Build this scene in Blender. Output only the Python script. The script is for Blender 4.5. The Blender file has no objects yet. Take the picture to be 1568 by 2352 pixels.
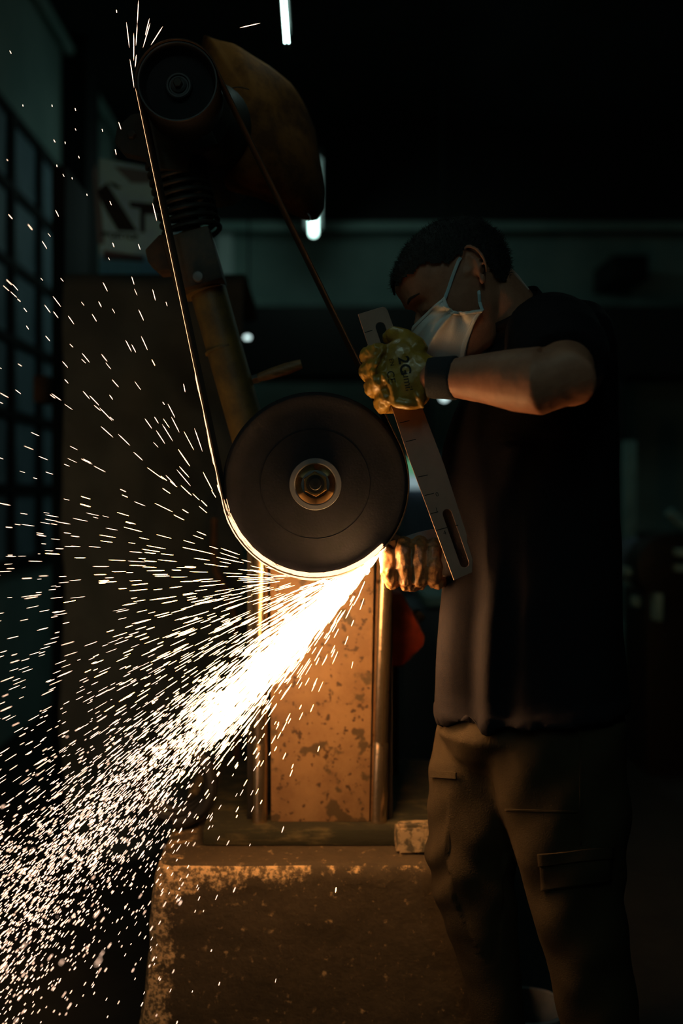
import bpy, bmesh, math, random
import numpy as np
from mathutils import Vector, Matrix, noise
from mathutils.geometry import tessellate_polygon
from mathutils.bvhtree import BVHTree

random.seed(7)
rng = np.random.default_rng(7)
PI = math.pi
sc = bpy.context.scene
C = sc.collection

# ------------------------------------------------------------------ camera
F = 2352 * 35.0 / 36.0          # focal length in px of the 1568x2352 frame
CX, CY = 735.0, 1130.0          # principal point
H = 1.27                        # camera height


def W(px, py, Y):
    return Vector(((px - CX) * Y / F, Y, H - (py - CY) * Y / F))


cam_d = bpy.data.cameras.new('camera')
cam = bpy.data.objects.new('camera', cam_d)
C.objects.link(cam)
cam.location = (0, 0, H)
cam.rotation_euler = (PI / 2, 0, 0)
cam_d.sensor_fit = 'VERTICAL'
cam_d.sensor_height = 36
cam_d.sensor_width = 24
cam_d.lens = 35
cam_d.shift_x = (784 - CX) / 2352
cam_d.shift_y = -(1176 - CY) / 2352
cam_d.clip_start = 0.05
cam_d.dof.use_dof = True
cam_d.dof.focus_distance = 1.9
cam_d.dof.aperture_fstop = 1.3
sc.camera = cam

# ------------------------------------------------------------------ world, exposure
w = bpy.data.worlds.new('world')
sc.world = w
w.use_nodes = True
w.node_tree.nodes['Background'].inputs[0].default_value = (0.0, 0.0, 0.0, 1)
w.node_tree.nodes['Background'].inputs[1].default_value = 0.0
sc.view_settings.view_transform = 'Standard'
sc.view_settings.look = 'None'
sc.view_settings.gamma = 1
sc.view_settings.exposure = 0
sc.view_settings.use_curve_mapping = False
sc.cycles.use_denoising = True
sc.cycles.max_bounces = 6
sc.cycles.sample_clamp_indirect = 4
sc.cycles.caustics_reflective = False
sc.cycles.caustics_refractive = False

TUBE_E = 7.0                    # fluorescent tubes
SPARK_E = 22.0                  # sparks
SPARK_COL = (1.0, 0.52, 0.19)


# ------------------------------------------------------------------ materials
def nodes_of(m):
    m.use_nodes = True
    nt = m.node_tree
    return nt, nt.nodes, nt.links


def mat(name, col, rough=0.6, metal=0.0, col2=None, scale=20.0, lo=0.4, hi=0.6, bump=0.0, bscale=60.0,
        detail=6.0, spec=0.5, stretch=None, sheen=0.0, coat=0.0):
    m = bpy.data.materials.new(name)
    nt, N, L = nodes_of(m)
    b = N['Principled BSDF']
    b.inputs['Base Color'].default_value = (*col, 1)
    b.inputs['Roughness'].default_value = rough
    b.inputs['Metallic'].default_value = metal
    b.inputs['Specular IOR Level'].default_value = spec
    if sheen:
        b.inputs['Sheen Weight'].default_value = sheen
    if coat:
        b.inputs['Coat Weight'].default_value = coat
    tc = N.new('ShaderNodeTexCoord')
    src = tc.outputs['Object']
    if stretch:
        mp = N.new('ShaderNodeMapping')
        mp.inputs['Scale'].default_value = stretch
        L.new(src, mp.inputs['Vector'])
        src = mp.outputs['Vector']
    if col2 is not None:
        n = N.new('ShaderNodeTexNoise')
        n.inputs['Scale'].default_value = scale
        n.inputs['Detail'].default_value = detail
        n.inputs['Roughness'].default_value = 0.65
        L.new(src, n.inputs['Vector'])
        r = N.new('ShaderNodeValToRGB')
        r.color_ramp.elements[0].position = lo
        r.color_ramp.elements[1].position = hi
        r.color_ramp.elements[0].color = (*col, 1)
        r.color_ramp.elements[1].color = (*col2, 1)
        L.new(n.outputs['Fac'], r.inputs['Fac'])
        L.new(r.outputs['Color'], b.inputs['Base Color'])
    if bump:
        n2 = N.new('ShaderNodeTexNoise')
        n2.inputs['Scale'].default_value = bscale
        n2.inputs['Detail'].default_value = 8
        L.new(src, n2.inputs['Vector'])
        bp = N.new('ShaderNodeBump')
        bp.inputs['Strength'].default_value = bump
        bp.inputs['Distance'].default_value = 0.004
        L.new(n2.outputs['Fac'], bp.inputs['Height'])
        L.new(bp.outputs['Normal'], b.inputs['Normal'])
    return m


def emit(name, col, strength, sampling='AUTO'):
    m = bpy.data.materials.new(name)
    nt, N, L = nodes_of(m)
    N.remove(N['Principled BSDF'])
    e = N.new('ShaderNodeEmission')
    e.inputs['Color'].default_value = (*col, 1)
    e.inputs['Strength'].default_value = strength
    L.new(e.outputs[0], N['Material Output'].inputs['Surface'])
    m.cycles.emission_sampling = sampling
    return m


M = {}
M['rubber'] = mat('black_rubber', (0.013, 0.0135, 0.017), 0.75, col2=(0.018, 0.018, 0.023), scale=30, bump=0.15, bscale=200, spec=.25)
M['rubber_edge'] = mat('tread_rubber', (0.010, 0.010, 0.011), 0.8)
M['steel'] = mat('brushed_steel', (0.42, 0.43, 0.44), 0.42, 1.0, col2=(0.30, 0.30, 0.31), scale=60, bump=0.05)
M['polished'] = mat('polished_steel', (0.30, 0.31, 0.32), 0.25, 1.0, col2=(0.2, 0.2, 0.2), scale=25)
M['steel_face'] = mat('dull_steel_face', (0.20, 0.20, 0.21), 0.5, 0.3)
M['brass'] = mat('brassy_nut', (0.45, 0.26, 0.10), 0.35, 1.0)
M['dark_metal'] = mat('dark_metal', (0.018, 0.017, 0.016), 0.55, 0.3, col2=(0.03, 0.022, 0.015), scale=30, bump=0.2)
M['worn_dark'] = mat('worn_dark_steel', (0.05, 0.05, 0.055), 0.5, 0.4)
M['black_hole'] = mat('black_bore', (0.004, 0.004, 0.004), 0.8)
M['belt_out'] = mat('abrasive_grit', (0.045, 0.028, 0.018), 0.9, bump=0.3, bscale=900)
M['belt_in'] = mat('belt_cloth', (0.32, 0.28, 0.25), 0.8, col2=(0.24, 0.20, 0.18), scale=120)
M['belt_edge'] = mat('pale_lit_belt_edge', (0.42, 0.33, 0.25), 0.7)  # made paler to imitate lamplight along the belt edge
M['ochre'] = mat('ochre_paint', (0.20, 0.125, 0.03), 0.5, col2=(0.10, 0.065, 0.022), scale=12, bump=0.15)
M['brown_paint'] = mat('brown_paint', (0.085, 0.045, 0.02), 0.55, col2=(0.03, 0.02, 0.014), scale=14, bump=0.2)
M['motor_brown'] = mat('rusty_brown_cloth', (0.21, 0.075, 0.018), 0.9, col2=(0.085, 0.032, 0.012), scale=11, bump=0.3, bscale=30, spec=.1)
M['motor_black'] = mat('near_black_cloth', (0.012, 0.009, 0.008), 0.85, col2=(0.02, 0.012, 0.01), scale=14, bump=0.3, bscale=30)  # near-black twin of the brown cloth, meant as its shaded side; drawn on cord
M['wood'] = mat('turned_wood', (0.30, 0.15, 0.06), 0.5, col2=(0.18, 0.09, 0.035), scale=40, stretch=(1, 6, 6))
M['plate_paint'] = mat('cream_pitted_paint', (0.29, 0.16, 0.07), 0.55, col2=(0.21, 0.11, 0.048), scale=8, bump=0.1)
M['tube_steel'] = mat('galvanised_tube', (0.62, 0.44, 0.28), 0.24, 0.95, col2=(0.10, 0.05, 0.025), scale=28, lo=0.60, hi=0.68, bump=0.15)
M['moss_plate'] = mat('mossy_slab', (0.024, 0.021, 0.008), 0.9, col2=(0.11, 0.08, 0.03), scale=30, lo=0.5, hi=0.72, bump=0.4, stretch=(0.5, 1, 2))
M['skin'] = mat('skin', (0.43, 0.19, 0.115), 0.55, col2=(0.36, 0.15, 0.09), scale=35, bump=0.12, bscale=350)
M['brow'] = mat('dark_brow', (0.05, 0.028, 0.02), 0.8)
M['hair'] = mat('black_hair', (0.012, 0.011, 0.011), 0.75, bump=0.8, bscale=220)
M['navy'] = mat('navy_jersey', (0.0100, 0.0084, 0.0120), 0.9, col2=(0.0145, 0.0110, 0.0130), scale=200, bump=0.2, bscale=420, spec=.15)
M['trousers'] = mat('dusty_grey_trousers', (0.034, 0.023, 0.012), 0.9, col2=(0.046, 0.031, 0.016), scale=9, bump=0.25, bscale=350, spec=.2)
M['mask'] = mat('white_mask_cloth', (0.82, 0.82, 0.82), 0.8, bump=0.12, bscale=300)
M['strap'] = mat('pale_elastic', (0.45, 0.60, 0.66), 0.8)
M['glove_yellow'] = mat('yellow_coated_leather', (0.46, 0.27, 0.04), 0.36, col2=(0.30, 0.16, 0.025), scale=18, bump=0.6, bscale=55, coat=0.15)
M['glove_brown'] = mat('worn_brown_leather', (0.40, 0.20, 0.08), 0.40, col2=(0.17, 0.08, 0.035), scale=45, lo=0.4, hi=0.62, bump=0.5, bscale=90)
M['cuff'] = mat('dark_knit_cuff', (0.022, 0.026, 0.034), 0.95, bump=0.6, bscale=260, stretch=(1, 1, 4))
M['ink'] = mat('black_ink', (0.01, 0.01, 0.008), 0.7)
M['plate_steel'] = mat('dull_sheet_steel', (0.44, 0.27, 0.21), 0.6, 0.1, col2=(0.32, 0.19, 0.15), scale=9, lo=0.3, hi=0.7, bump=0.05, bscale=40)
M['plate_steel2'] = mat('ground_sheet_steel', (0.38, 0.39, 0.42), 0.45, 0.6, col2=(0.30, 0.31, 0.34), scale=12)
M['wall'] = mat('teal_painted_plaster', (0.30, 0.42, 0.38), 0.85, col2=(0.22, 0.33, 0.30), scale=1.6, bump=0.2, bscale=12)
M['ceiling'] = mat('sooty_ceiling', (0.020, 0.024, 0.024), 0.95, col2=(0.012, 0.013, 0.013), scale=1.5)
M['floor'] = mat('dirty_floor', (0.018, 0.017, 0.016), 0.85, col2=(0.03, 0.028, 0.024), scale=5, bump=0.3, bscale=30)
M['dark_wall'] = mat('near_black_wall', (0.012, 0.012, 0.011), 0.9)  # near-black of the upper back wall, front and right walls, rack header
M['frame_dark'] = mat('dark_steel_frame', (0.010, 0.011, 0.012), 0.7, 0.2)
M['glass_dirty'] = mat('dirty_pane', (0.30, 0.42, 0.50), 0.45, col2=(0.18, 0.27, 0.32), scale=3)
M['white_paint'] = mat('chalky_white_paint', (0.8, 0.9, 0.86), 0.8)
M['tarp'] = mat('grey_tarp', (0.075, 0.092, 0.096), 0.85, col2=(0.055, 0.068, 0.072), scale=5, bump=0.2, bscale=80)
M['carton'] = mat('pale_carton', (0.38, 0.78, 1.0), 0.8, col2=(0.30, 0.62, 0.92), scale=8)
M['print'] = mat('black_print', (0.012, 0.013, 0.018), 0.7)
M['print_mauve'] = mat('mauve_print', (0.12, 0.09, 0.12), 0.7)
M['red'] = mat('scuffed_red_paint', (0.75, 0.09, 0.02), 0.6, col2=(0.42, 0.05, 0.012), scale=14, bump=0.2)
M['bg_teal'] = mat('machine_teal', (0.36, 0.58, 0.54), 0.5, col2=(0.22, 0.38, 0.36), scale=6)
M['bg_slate'] = mat('machine_slate', (0.13, 0.16, 0.21), 0.6)
M['blue_cloth'] = mat('blue_cloth', (0.035, 0.07, 0.12), 0.9)
M['stone'] = mat('pale_rubble', (0.42, 0.28, 0.15), 0.85, col2=(0.09, 0.07, 0.04), scale=30, lo=0.44, hi=0.54, bump=0.5, bscale=50)
M['hose'] = mat('black_hose', (0.012, 0.010, 0.009), 0.5)
M['rust_pipe'] = mat('rusty_pipe', (0.13, 0.06, 0.025), 0.7, col2=(0.07, 0.03, 0.012), scale=20)
M['pale_green'] = mat('pale_green_plastic', (0.30, 0.62, 0.42), 0.5)
M['pale_grey'] = mat('pale_grey_plastic', (0.42, 0.43, 0.46), 0.6, col2=(0.3, 0.3, 0.33), scale=9)
M['white_housing'] = mat('white_housing', (0.15, 0.16, 0.16), 0.5)
M['tube'] = emit('fluorescent_glow', (0.62, 1.0, 0.90), TUBE_E)
M['spot_glow'] = emit('bright_spot_glow', (0.75, 1.0, 0.98), 1.6)
M['green_glow'] = emit('green_patch_glow', (0.16, 0.50, 0.26), 0.55)
M['spark_hot'] = emit('white_hot_steel', SPARK_COL, SPARK_E * 2.4)
M['spark_root'] = emit('contact_flare', SPARK_COL, SPARK_E * 7.0)
M['spark'] = emit('glowing_steel', SPARK_COL, SPARK_E)
M['spark_far'] = emit('fading_steel', (1.0, 0.62, 0.42), SPARK_E * .18)
M['belt_glow'] = emit('belt_edge_light', (1.0, 0.50, 0.24), 3.2, 'NONE')  # glow that stands for the lit belt edge


# concrete foundation: grime with pale paint left along the worn arrises
def concrete():
    m = bpy.data.materials.new('grimy_concrete')
    nt, N, L = nodes_of(m)
    b = N['Principled BSDF']
    b.inputs['Roughness'].default_value = 0.85
    tc = N.new('ShaderNodeTexCoord')
    sp = N.new('ShaderNodeSeparateXYZ')
    L.new(tc.outputs['Object'], sp.inputs[0])

    def math_(op, a, b_=None, c=None):
        n = N.new('ShaderNodeMath')
        n.operation = op
        for i, v in enumerate((a, b_, c)):
            if v is None:
                continue
            if isinstance(v, (int, float)):
                n.inputs[i].default_value = v
            else:
                L.new(v, n.inputs[i])
        return n.outputs[0]

    def noise_(s, d=8, r=0.6, vec=None):
        n = N.new('ShaderNodeTexNoise')
        n.inputs['Scale'].default_value = s
        n.inputs['Detail'].default_value = d
        n.inputs['Roughness'].default_value = r
        L.new(vec or tc.outputs['Object'], n.inputs['Vector'])
        return n.outputs['Fac']
    # distance from left arris (object x from -0.4) and from top arris (object z up to .477)
    dz = math_('SUBTRACT', 0.477, sp.outputs['Z'])
    dx = math_('ADD', math_('ADD', sp.outputs['X'], 0.336), math_('MULTIPLY', dz, 0.075))
    ex = math_('MULTIPLY', math_('MAXIMUM', math_('SUBTRACT', 0.105, dx), 0.0), 4.6)
    fade = math_('MAXIMUM', math_('SUBTRACT', 1.55, math_('MULTIPLY', dx, 2.6)), 0.50)
    ez = math_('MULTIPLY', math_('MULTIPLY', math_('MAXIMUM', math_('SUBTRACT', 0.075, dz), 0.0), 6.6), fade)
    top = math_('GREATER_THAN', 0.006, dz)
    edge = math_('MULTIPLY', math_('ADD', ex, ez), math_('SUBTRACT', 1.0, math_('MULTIPLY', top, 0.8)))
    n1 = noise_(17, 10, 0.72)
    v = math_('ADD', n1, edge)
    r = N.new('ShaderNodeValToRGB')
    r.color_ramp.elements[0].position = 0.72
    r.color_ramp.elements[1].position = 0.79
    L.new(v, r.inputs['Fac'])
    # scattered specks
    n2 = noise_(52, 4, 0.6)
    n3 = noise_(5, 3, 0.5)
    r2 = N.new('ShaderNodeValToRGB')
    r2.color_ramp.elements[0].position = 0.66
    r2.color_ramp.elements[1].position = 0.76
    L.new(math_('ADD', n2, math_('MULTIPLY', n3, 0.12)), r2.inputs['Fac'])
    f = math_('MAXIMUM', r.outputs['Color'], math_('MULTIPLY', r2.outputs['Color'], 0.55))
    base = N.new('ShaderNodeValToRGB')
    base.color_ramp.elements[0].color = (0.040, 0.026, 0.012, 1)
    base.color_ramp.elements[1].color = (0.11, 0.070, 0.032, 1)
    L.new(noise_(30, 8, 0.7), base.inputs['Fac'])
    pit = N.new('ShaderNodeValToRGB')
    pit.color_ramp.elements[0].position = 0.46
    pit.color_ramp.elements[1].position = 0.56
    pit.color_ramp.elements[0].color = (.12, .12, .12, 1)
    L.new(noise_(75, 6, 0.75), pit.inputs['Fac'])
    f = math_('MULTIPLY', f, pit.outputs['Color'])
    mx = N.new('ShaderNodeMixRGB')
    L.new(f, mx.inputs['Fac'])
    L.new(base.outputs['Color'], mx.inputs['Color1'])
    mx.inputs['Color2'].default_value = (0.85, 0.52, 0.24, 1)
    L.new(mx.outputs['Color'], b.inputs['Base Color'])
    bp = N.new('ShaderNodeBump')
    bp.inputs['Strength'].default_value = 0.7
    bp.inputs['Distance'].default_value = 0.006
    L.new(noise_(45, 10, 0.7), bp.inputs['Height'])
    L.new(bp.outputs['Normal'], b.inputs['Normal'])
    return m


M['concrete'] = concrete()


def pitted(m, spot_scale, lo, hi, col, zlow=None):
    """dark pits over an existing Principled colour; denser low down when zlow is set"""
    nt, N, L = nodes_of(m)
    b = N['Principled BSDF']
    link = b.inputs['Base Color'].links[0]
    old = link.from_socket
    tc = N.new('ShaderNodeTexCoord')
    n = N.new('ShaderNodeTexNoise')
    n.inputs['Scale'].default_value = spot_scale
    n.inputs['Detail'].default_value = 3
    L.new(tc.outputs['Object'], n.inputs['Vector'])
    val = n.outputs['Fac']
    if zlow:
        sp = N.new('ShaderNodeSeparateXYZ')
        L.new(tc.outputs['Object'], sp.inputs[0])
        mr = N.new('ShaderNodeMapRange')
        mr.inputs['From Min'].default_value = zlow[0]
        mr.inputs['From Max'].default_value = zlow[1]
        mr.inputs['To Min'].default_value = 0.07
        mr.inputs['To Max'].default_value = 0.0
        L.new(sp.outputs['Z'], mr.inputs['Value'])
        ad = N.new('ShaderNodeMath')
        L.new(val, ad.inputs[0])
        L.new(mr.outputs[0], ad.inputs[1])
        val = ad.outputs[0]
    r = N.new('ShaderNodeValToRGB')
    r.color_ramp.elements[0].position = lo
    r.color_ramp.elements[1].position = hi
    L.new(val, r.inputs['Fac'])
    mx = N.new('ShaderNodeMixRGB')
    L.new(r.outputs['Color'], mx.inputs['Fac'])
    L.new(old, mx.inputs['Color1'])
    mx.inputs['Color2'].default_value = (*col, 1)
    L.new(mx.outputs['Color'], b.inputs['Base Color'])


pitted(M['plate_paint'], 70, 0.60, 0.66, (0.07, 0.035, 0.015))
pitted(M['plate_paint'], 24, 0.63, 0.69, (0.09, 0.055, 0.025), (0.0, 0.30))


# ------------------------------------------------------------------ mesh helpers
ORG = {}     # world location of each linked object


class G:
    def __init__(s):
        s.v = []
        s.f = []
        s.mi = []
        s.cur = 0

    def add(s, vs, fs):
        o = len(s.v)
        s.v += [Vector(v) for v in vs]
        s.f += [tuple(i + o for i in f) for f in fs]
        s.mi += [s.cur] * len(fs)
        return s

    def box(s, a, b, rot=None, pivot=None):
        x0, y0, z0 = a
        x1, y1, z1 = b
        vs = [Vector(p) for p in ((x0, y0, z0), (x1, y0, z0), (x1, y1, z0), (x0, y1, z0),
                                  (x0, y0, z1), (x1, y0, z1), (x1, y1, z1), (x0, y1, z1))]
        if rot is not None:
            p = Vector(pivot) if pivot is not None else sum(vs, Vector()) / 8
            vs = [p + rot @ (v - p) for v in vs]
        return s.add(vs, [(0, 3, 2, 1), (4, 5, 6, 7), (0, 1, 5, 4), (1, 2, 6, 5), (2, 3, 7, 6), (3, 0, 4, 7)])

    def rings(s, rings, cap=True, closed=True):
        n = len(rings[0])
        vs = [v for r in rings for v in r]
        fs = []
        for i in range(len(rings) - 1):
            for j in range(n if closed else n - 1):
                k = (j + 1) % n
                fs.append((i * n + j, i * n + k, (i + 1) * n + k, (i + 1) * n + j))
        if cap and closed:
            fs.append(tuple(range(n - 1, -1, -1)))
            fs.append(tuple((len(rings) - 1) * n + j for j in range(n)))
        return s.add(vs, fs)

    def tube(s, pts, rad, n=16, cap=True, flat=1.0, round_ends=False):
        pts = [Vector(p) for p in pts]
        if not hasattr(rad, '__len__'):
            rad = [rad] * len(pts)
        rad = list(rad)
        if round_ends:
            d0 = (pts[0] - pts[1]).normalized()
            d1 = (pts[-1] - pts[-2]).normalized()
            r0, r1 = rad[0], rad[-1]
            pts = [pts[0] + d0 * r0 * .95, pts[0] + d0 * r0 * .7] + pts + [pts[-1] + d1 * r1 * .7, pts[-1] + d1 * r1 * .95]
            rad = [r0 * .25, r0 * .72] + rad + [r1 * .72, r1 * .25]
        T = []
        for i in range(len(pts)):
            a = pts[max(i - 1, 0)]
            b = pts[min(i + 1, len(pts) - 1)]
            T.append((b - a).normalized())
        up = Vector((0, 1, 0)) if abs(T[0].y) < 0.9 else Vector((1, 0, 0))
        u = T[0].cross(up).normalized()
        rings = []
        for i, p in enumerate(pts):
            u = (u - T[i] * u.dot(T[i])).normalized()
            v = T[i].cross(u)
            rings.append([p + (u * math.cos(a) + v * math.sin(a) * flat) * rad[i]
                          for a in (2 * PI * j / n for j in range(n))])
        return s.rings(rings, cap)

    def ell(s, c, r, rot=None, nu=20, nv=12):
        c = Vector(c)
        vs = []
        rings = []
        for i in range(1, nv):
            t = PI * i / nv
            ring = []
            for j in range(nu):
                a = 2 * PI * j / nu
                p = Vector((r[0] * math.sin(t) * math.cos(a), r[1] * math.sin(t) * math.sin(a), r[2] * math.cos(t)))
                if rot is not None:
                    p = rot @ p
                ring.append(c + p)
            rings.append(ring)
        return s.rings(rings, True)

    def lathe_y(s, c, prof, n=64, cap=True):
        """prof: (radius, y offset); axis along Y through c"""
        c = Vector(c)
        rings = [[c + Vector((r * math.cos(a), y, r * math.sin(a))) for a in (2 * PI * j / n for j in range(n))]
                 for r, y in prof]
        return s.rings(rings, cap)

    def prism(s, poly, y0, y1, holes=()):
        """poly: list of world (x,z); extruded from y0 to y1"""
        loops = [list(poly)] + [list(h) for h in holes]
        flat = [p for l in loops for p in l]
        tris = tessellate_polygon([[Vector((p[0], p[1], 0)) for p in l] for l in loops])
        n = len(flat)
        vs = [Vector((p[0], y0, p[1])) for p in flat] + [Vector((p[0], y1, p[1])) for p in flat]
        fs = [tuple(t) for t in tris] + [tuple(n + i for i in reversed(t)) for t in tris]
        o = 0
        for l in loops:
            k = len(l)
            for i in range(k):
                j = (i + 1) % k
                fs.append((o + i, o + j, n + o + j, n + o + i))
            o += k
        return s.add(vs, fs)


def finish(name, me, parent=None, mats=(), smooth=True, kind=None, angle=35):
    """link a mesh given in world coordinates; its origin goes to the base of its bounds"""
    n = len(me.vertices)
    co = np.empty(n * 3, dtype=np.float32)
    me.vertices.foreach_get('co', co)
    co = co.reshape(-1, 3)
    lo, hi = co.min(0), co.max(0)
    c = Vector(((lo[0] + hi[0]) / 2, (lo[1] + hi[1]) / 2, lo[2]))
    if name in KEEP_ORIGIN:
        c = Vector(KEEP_ORIGIN[name])
    co -= np.array(c, dtype=np.float32)
    me.vertices.foreach_set('co', co.ravel())
    me.materials.clear()
    for m in (mats if isinstance(mats, (list, tuple)) else [mats]):
        me.materials.append(m)
    if smooth:
        me.polygons.foreach_set('use_smooth', [True] * len(me.polygons))
        if angle < 180:
            me.set_sharp_from_angle(angle=math.radians(angle))
    me.update()
    o = bpy.data.objects.new(name, me)
    C.objects.link(o)
    if parent is not None:
        o.parent = parent
        o.location = c - ORG[parent.name]
    else:
        o.location = c
    ORG[o.name] = c
    if kind:
        o['kind'] = kind
    return o


KEEP_ORIGIN = {'concrete_block': (-0.02, 2.12, 0.0)}


def to_mesh(g, name):
    me = bpy.data.meshes.new(name)
    me.from_pydata([tuple(v) for v in g.v], [], g.f)
    me.polygons.foreach_set('material_index', g.mi)
    me.update()
    return me


def fix_normals(me):
    bm = bmesh.new()
    bm.from_mesh(me)
    bmesh.ops.recalc_face_normals(bm, faces=bm.faces)
    bm.to_mesh(me)
    bm.free()


def part(name, g, m, parent=None, smooth=True, kind=None, bevel=0.0, angle=35, label=None):
    me = to_mesh(g, name)
    fix_normals(me)
    if bevel:
        bm = bmesh.new()
        bm.from_mesh(me)
        es = [e for e in bm.edges if len(e.link_faces) == 2 and e.calc_face_angle(0) > math.radians(40)]
        bmesh.ops.bevel(bm, geom=es, offset=bevel, segments=2, profile=0.6, affect='EDGES', clamp_overlap=True)
        bm.to_mesh(me)
        bm.free()
    o = finish(name, me, parent, m, smooth, kind, angle)
    if label:
        o['label'] = label
    return o


def organic(name, g, m, parent=None, voxel=0.006, smooth_it=6, disp=None, label=None, keep=None):
    """union of closed pieces by voxel remesh, smoothing, then a displacement along the normal: disp(world co, normal)->m"""
    me = to_mesh(g, name)
    fix_normals(me)
    o = bpy.data.objects.new('temp', me)
    C.objects.link(o)
    r = o.modifiers.new('r', 'REMESH')
    r.mode = 'VOXEL'
    r.voxel_size = voxel
    if smooth_it:
        s = o.modifiers.new('s', 'SMOOTH')
        s.factor = 0.5
        s.iterations = smooth_it
    dg = bpy.context.evaluated_depsgraph_get()
    me2 = bpy.data.meshes.new_from_object(o.evaluated_get(dg))
    bpy.data.objects.remove(o)
    me2.name = name
    if disp is not None:
        nrm = [v.normal.copy() for v in me2.vertices]
        for v, nn in zip(me2.vertices, nrm):
            d = disp(v.co, nn)
            v.co = v.co + (nn * d if isinstance(d, float) else d)
        me2.update()
    if keep is not None:
        bm = bmesh.new()
        bm.from_mesh(me2)
        bmesh.ops.delete(bm, geom=[v for v in bm.verts if not keep(v.co)], context='VERTS')
        bm.to_mesh(me2)
        bm.free()
    ob = finish(name, me2, parent, m, True, None, 180)
    if label:
        ob['label'] = label
    return ob


def thing(name, loc, label, cat, group=None):
    o = bpy.data.objects.new(name, None)
    C.objects.link(o)
    o.location = loc
    o.empty_display_size = 0.1
    ORG[o.name] = Vector(loc)
    tag(o, label, cat, group)
    return o


def tag(o, label, cat, group=None, kind=None):
    o['label'] = label
    o['category'] = cat
    if group:
        o['group'] = group
    if kind:
        o['kind'] = kind
    return o


def struct(name, g, m, parent=None, smooth=False, bevel=0.0):
    o = part(name, g, m, parent, smooth, None, bevel)
    if parent is None:
        o['kind'] = 'structure'
    return o


def fbm(p, s, o=3):
    return noise.fractal(Vector(p) * s, 1.0, 2.0, o)


# ================================================================== THE SETTING
XL, XR, YB, YF_, ZC = -1.60, 3.4, 8.0, -2.2, 4.10


def px_z(py, Y):
    return H - (py - CY) * Y / F


def px_x(px, Y):
    return (px - CX) * Y / F


struct('floor', G().box((XL - .1, YF_ - .1, -0.1), (XR + .1, YB + .1, 0)), M['floor'])
struct('ceiling', G().box((XL - .1, YF_ - .1, ZC), (XR + .1, YB + .1, ZC + .1)), M['ceiling'])
struct('wall_left', G().box((XL - .1, YF_, 0), (XL, YB, ZC)), M['wall'])
struct('wall_right', G().box((XR, YF_, 0), (XR + .1, YB, ZC)), M['dark_wall'])
struct('wall_back', G().box((XL - .1, YB, 0), (XR + .1, YB + .1, ZC)), M['wall'])
struct('wall_front', G().box((XL - .1, YF_ - .1, 0), (XR + .1, YF_, ZC)), M['dark_wall'])
# dark upper zone of the back wall with a beam whose lower flange catches light
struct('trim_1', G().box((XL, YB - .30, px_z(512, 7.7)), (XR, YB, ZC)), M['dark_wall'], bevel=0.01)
struct('trim_2', G().box((XL, YB - .36, px_z(528, 7.64)), (XR, YB - .30, px_z(508, 7.64))), M['wall'], bevel=0.01)
# roof pipe running along the left wall
g = G()
g.tube([(XL + .05, 4.0, ZC - .10), (XL + .05, YB, ZC - .10)], 0.035, 14)
struct('trim_3', g, M['wall'], smooth=True)

# steel window with slanting bays on the left wall
g = G()
wy0, wy1 = 4.55, 6.05
wz0, wz1 = 0.9, px_z(300, 5.3)
fr = part('window_1', G().box((XL - .01, wy0, wz0), (XL + .012, wy1, wz1)), M['frame_dark'], smooth=False)
fr['kind'] = 'structure'
ny, nz = 3, 6
for i in range(ny):
    for j in range(nz):
        y0 = wy0 + (wy1 - wy0) * i / ny
        y1 = wy0 + (wy1 - wy0) * (i + 1) / ny
        z0 = wz0 + (wz1 - wz0) * j / nz
        z1 = wz0 + (wz1 - wz0) * (j + 1) / nz
        part('pane', G().box((XL + .012, y0 + .03, z0 + .03), (XL + .02, y1 - .03, z1 - .03)), M['glass_dirty'], fr, smooth=False)
for i in range(ny + 1):
    y = wy0 + (wy1 - wy0) * i / ny
    part('mullion', G().box((XL + .012, y - .025, wz0), (XL + .05, y + .025, wz1)), M['frame_dark'], fr, smooth=False)
for j in range(nz + 1):
    z = wz0 + (wz1 - wz0) * j / nz
    part('transom', G().box((XL + .012, wy0, z - .02), (XL + .045, wy1, z + .02)), M['frame_dark'], fr, smooth=False)
# wall column beyond the window
struct('trim_4', G().box((XL, 6.15, 0), (XL + .16, 6.5, ZC)), M['frame_dark'], bevel=0.01)
# pale doorway jamb seen beside the clamp
struct('door_1', G().box((px_x(497, 7.9), 7.9, 0), (px_x(532, 7.9), 8.0, px_z(490, 7.9))), M['white_paint'])


# fluorescent lamps hanging under the ceiling
def lamp(x, y0, y1, z, label, two=False, k=1.0):
    t = thing('fluorescent_lamp', (x, (y0 + y1) / 2, z), label, 'lamp', 'fluorescent lamps under the roof')
    xs = (-.022 * k, .022 * k) if two else (0,)
    R_ = .014 * k if two else .024
    part('housing', G().box((x - .06 * k, y0 - .03, z + .028), (x + .06 * k, y1 + .03, z + .075)), M['white_housing'], t, bevel=0.004)
    for dx in xs:
        part('tube', G().tube([(x + dx, y0, z), (x + dx, y1, z)], R_, 16), M['tube'], t)
        part('end_cap', G().tube([(x + dx, y0 - .03, z), (x + dx, y0, z)], R_ * 1.15, 12), M['white_housing'], t)
        part('end_cap', G().tube([(x + dx, y1, z), (x + dx, y1 + .03, z)], R_ * 1.15, 12), M['white_housing'], t)
    for yy in (y0 + .2, y1 - .2):
        part('hanger', G().tube([(x, yy, z + .075), (x, yy, ZC)], 0.004, 6), M['dark_metal'], t)
    return t


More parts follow.
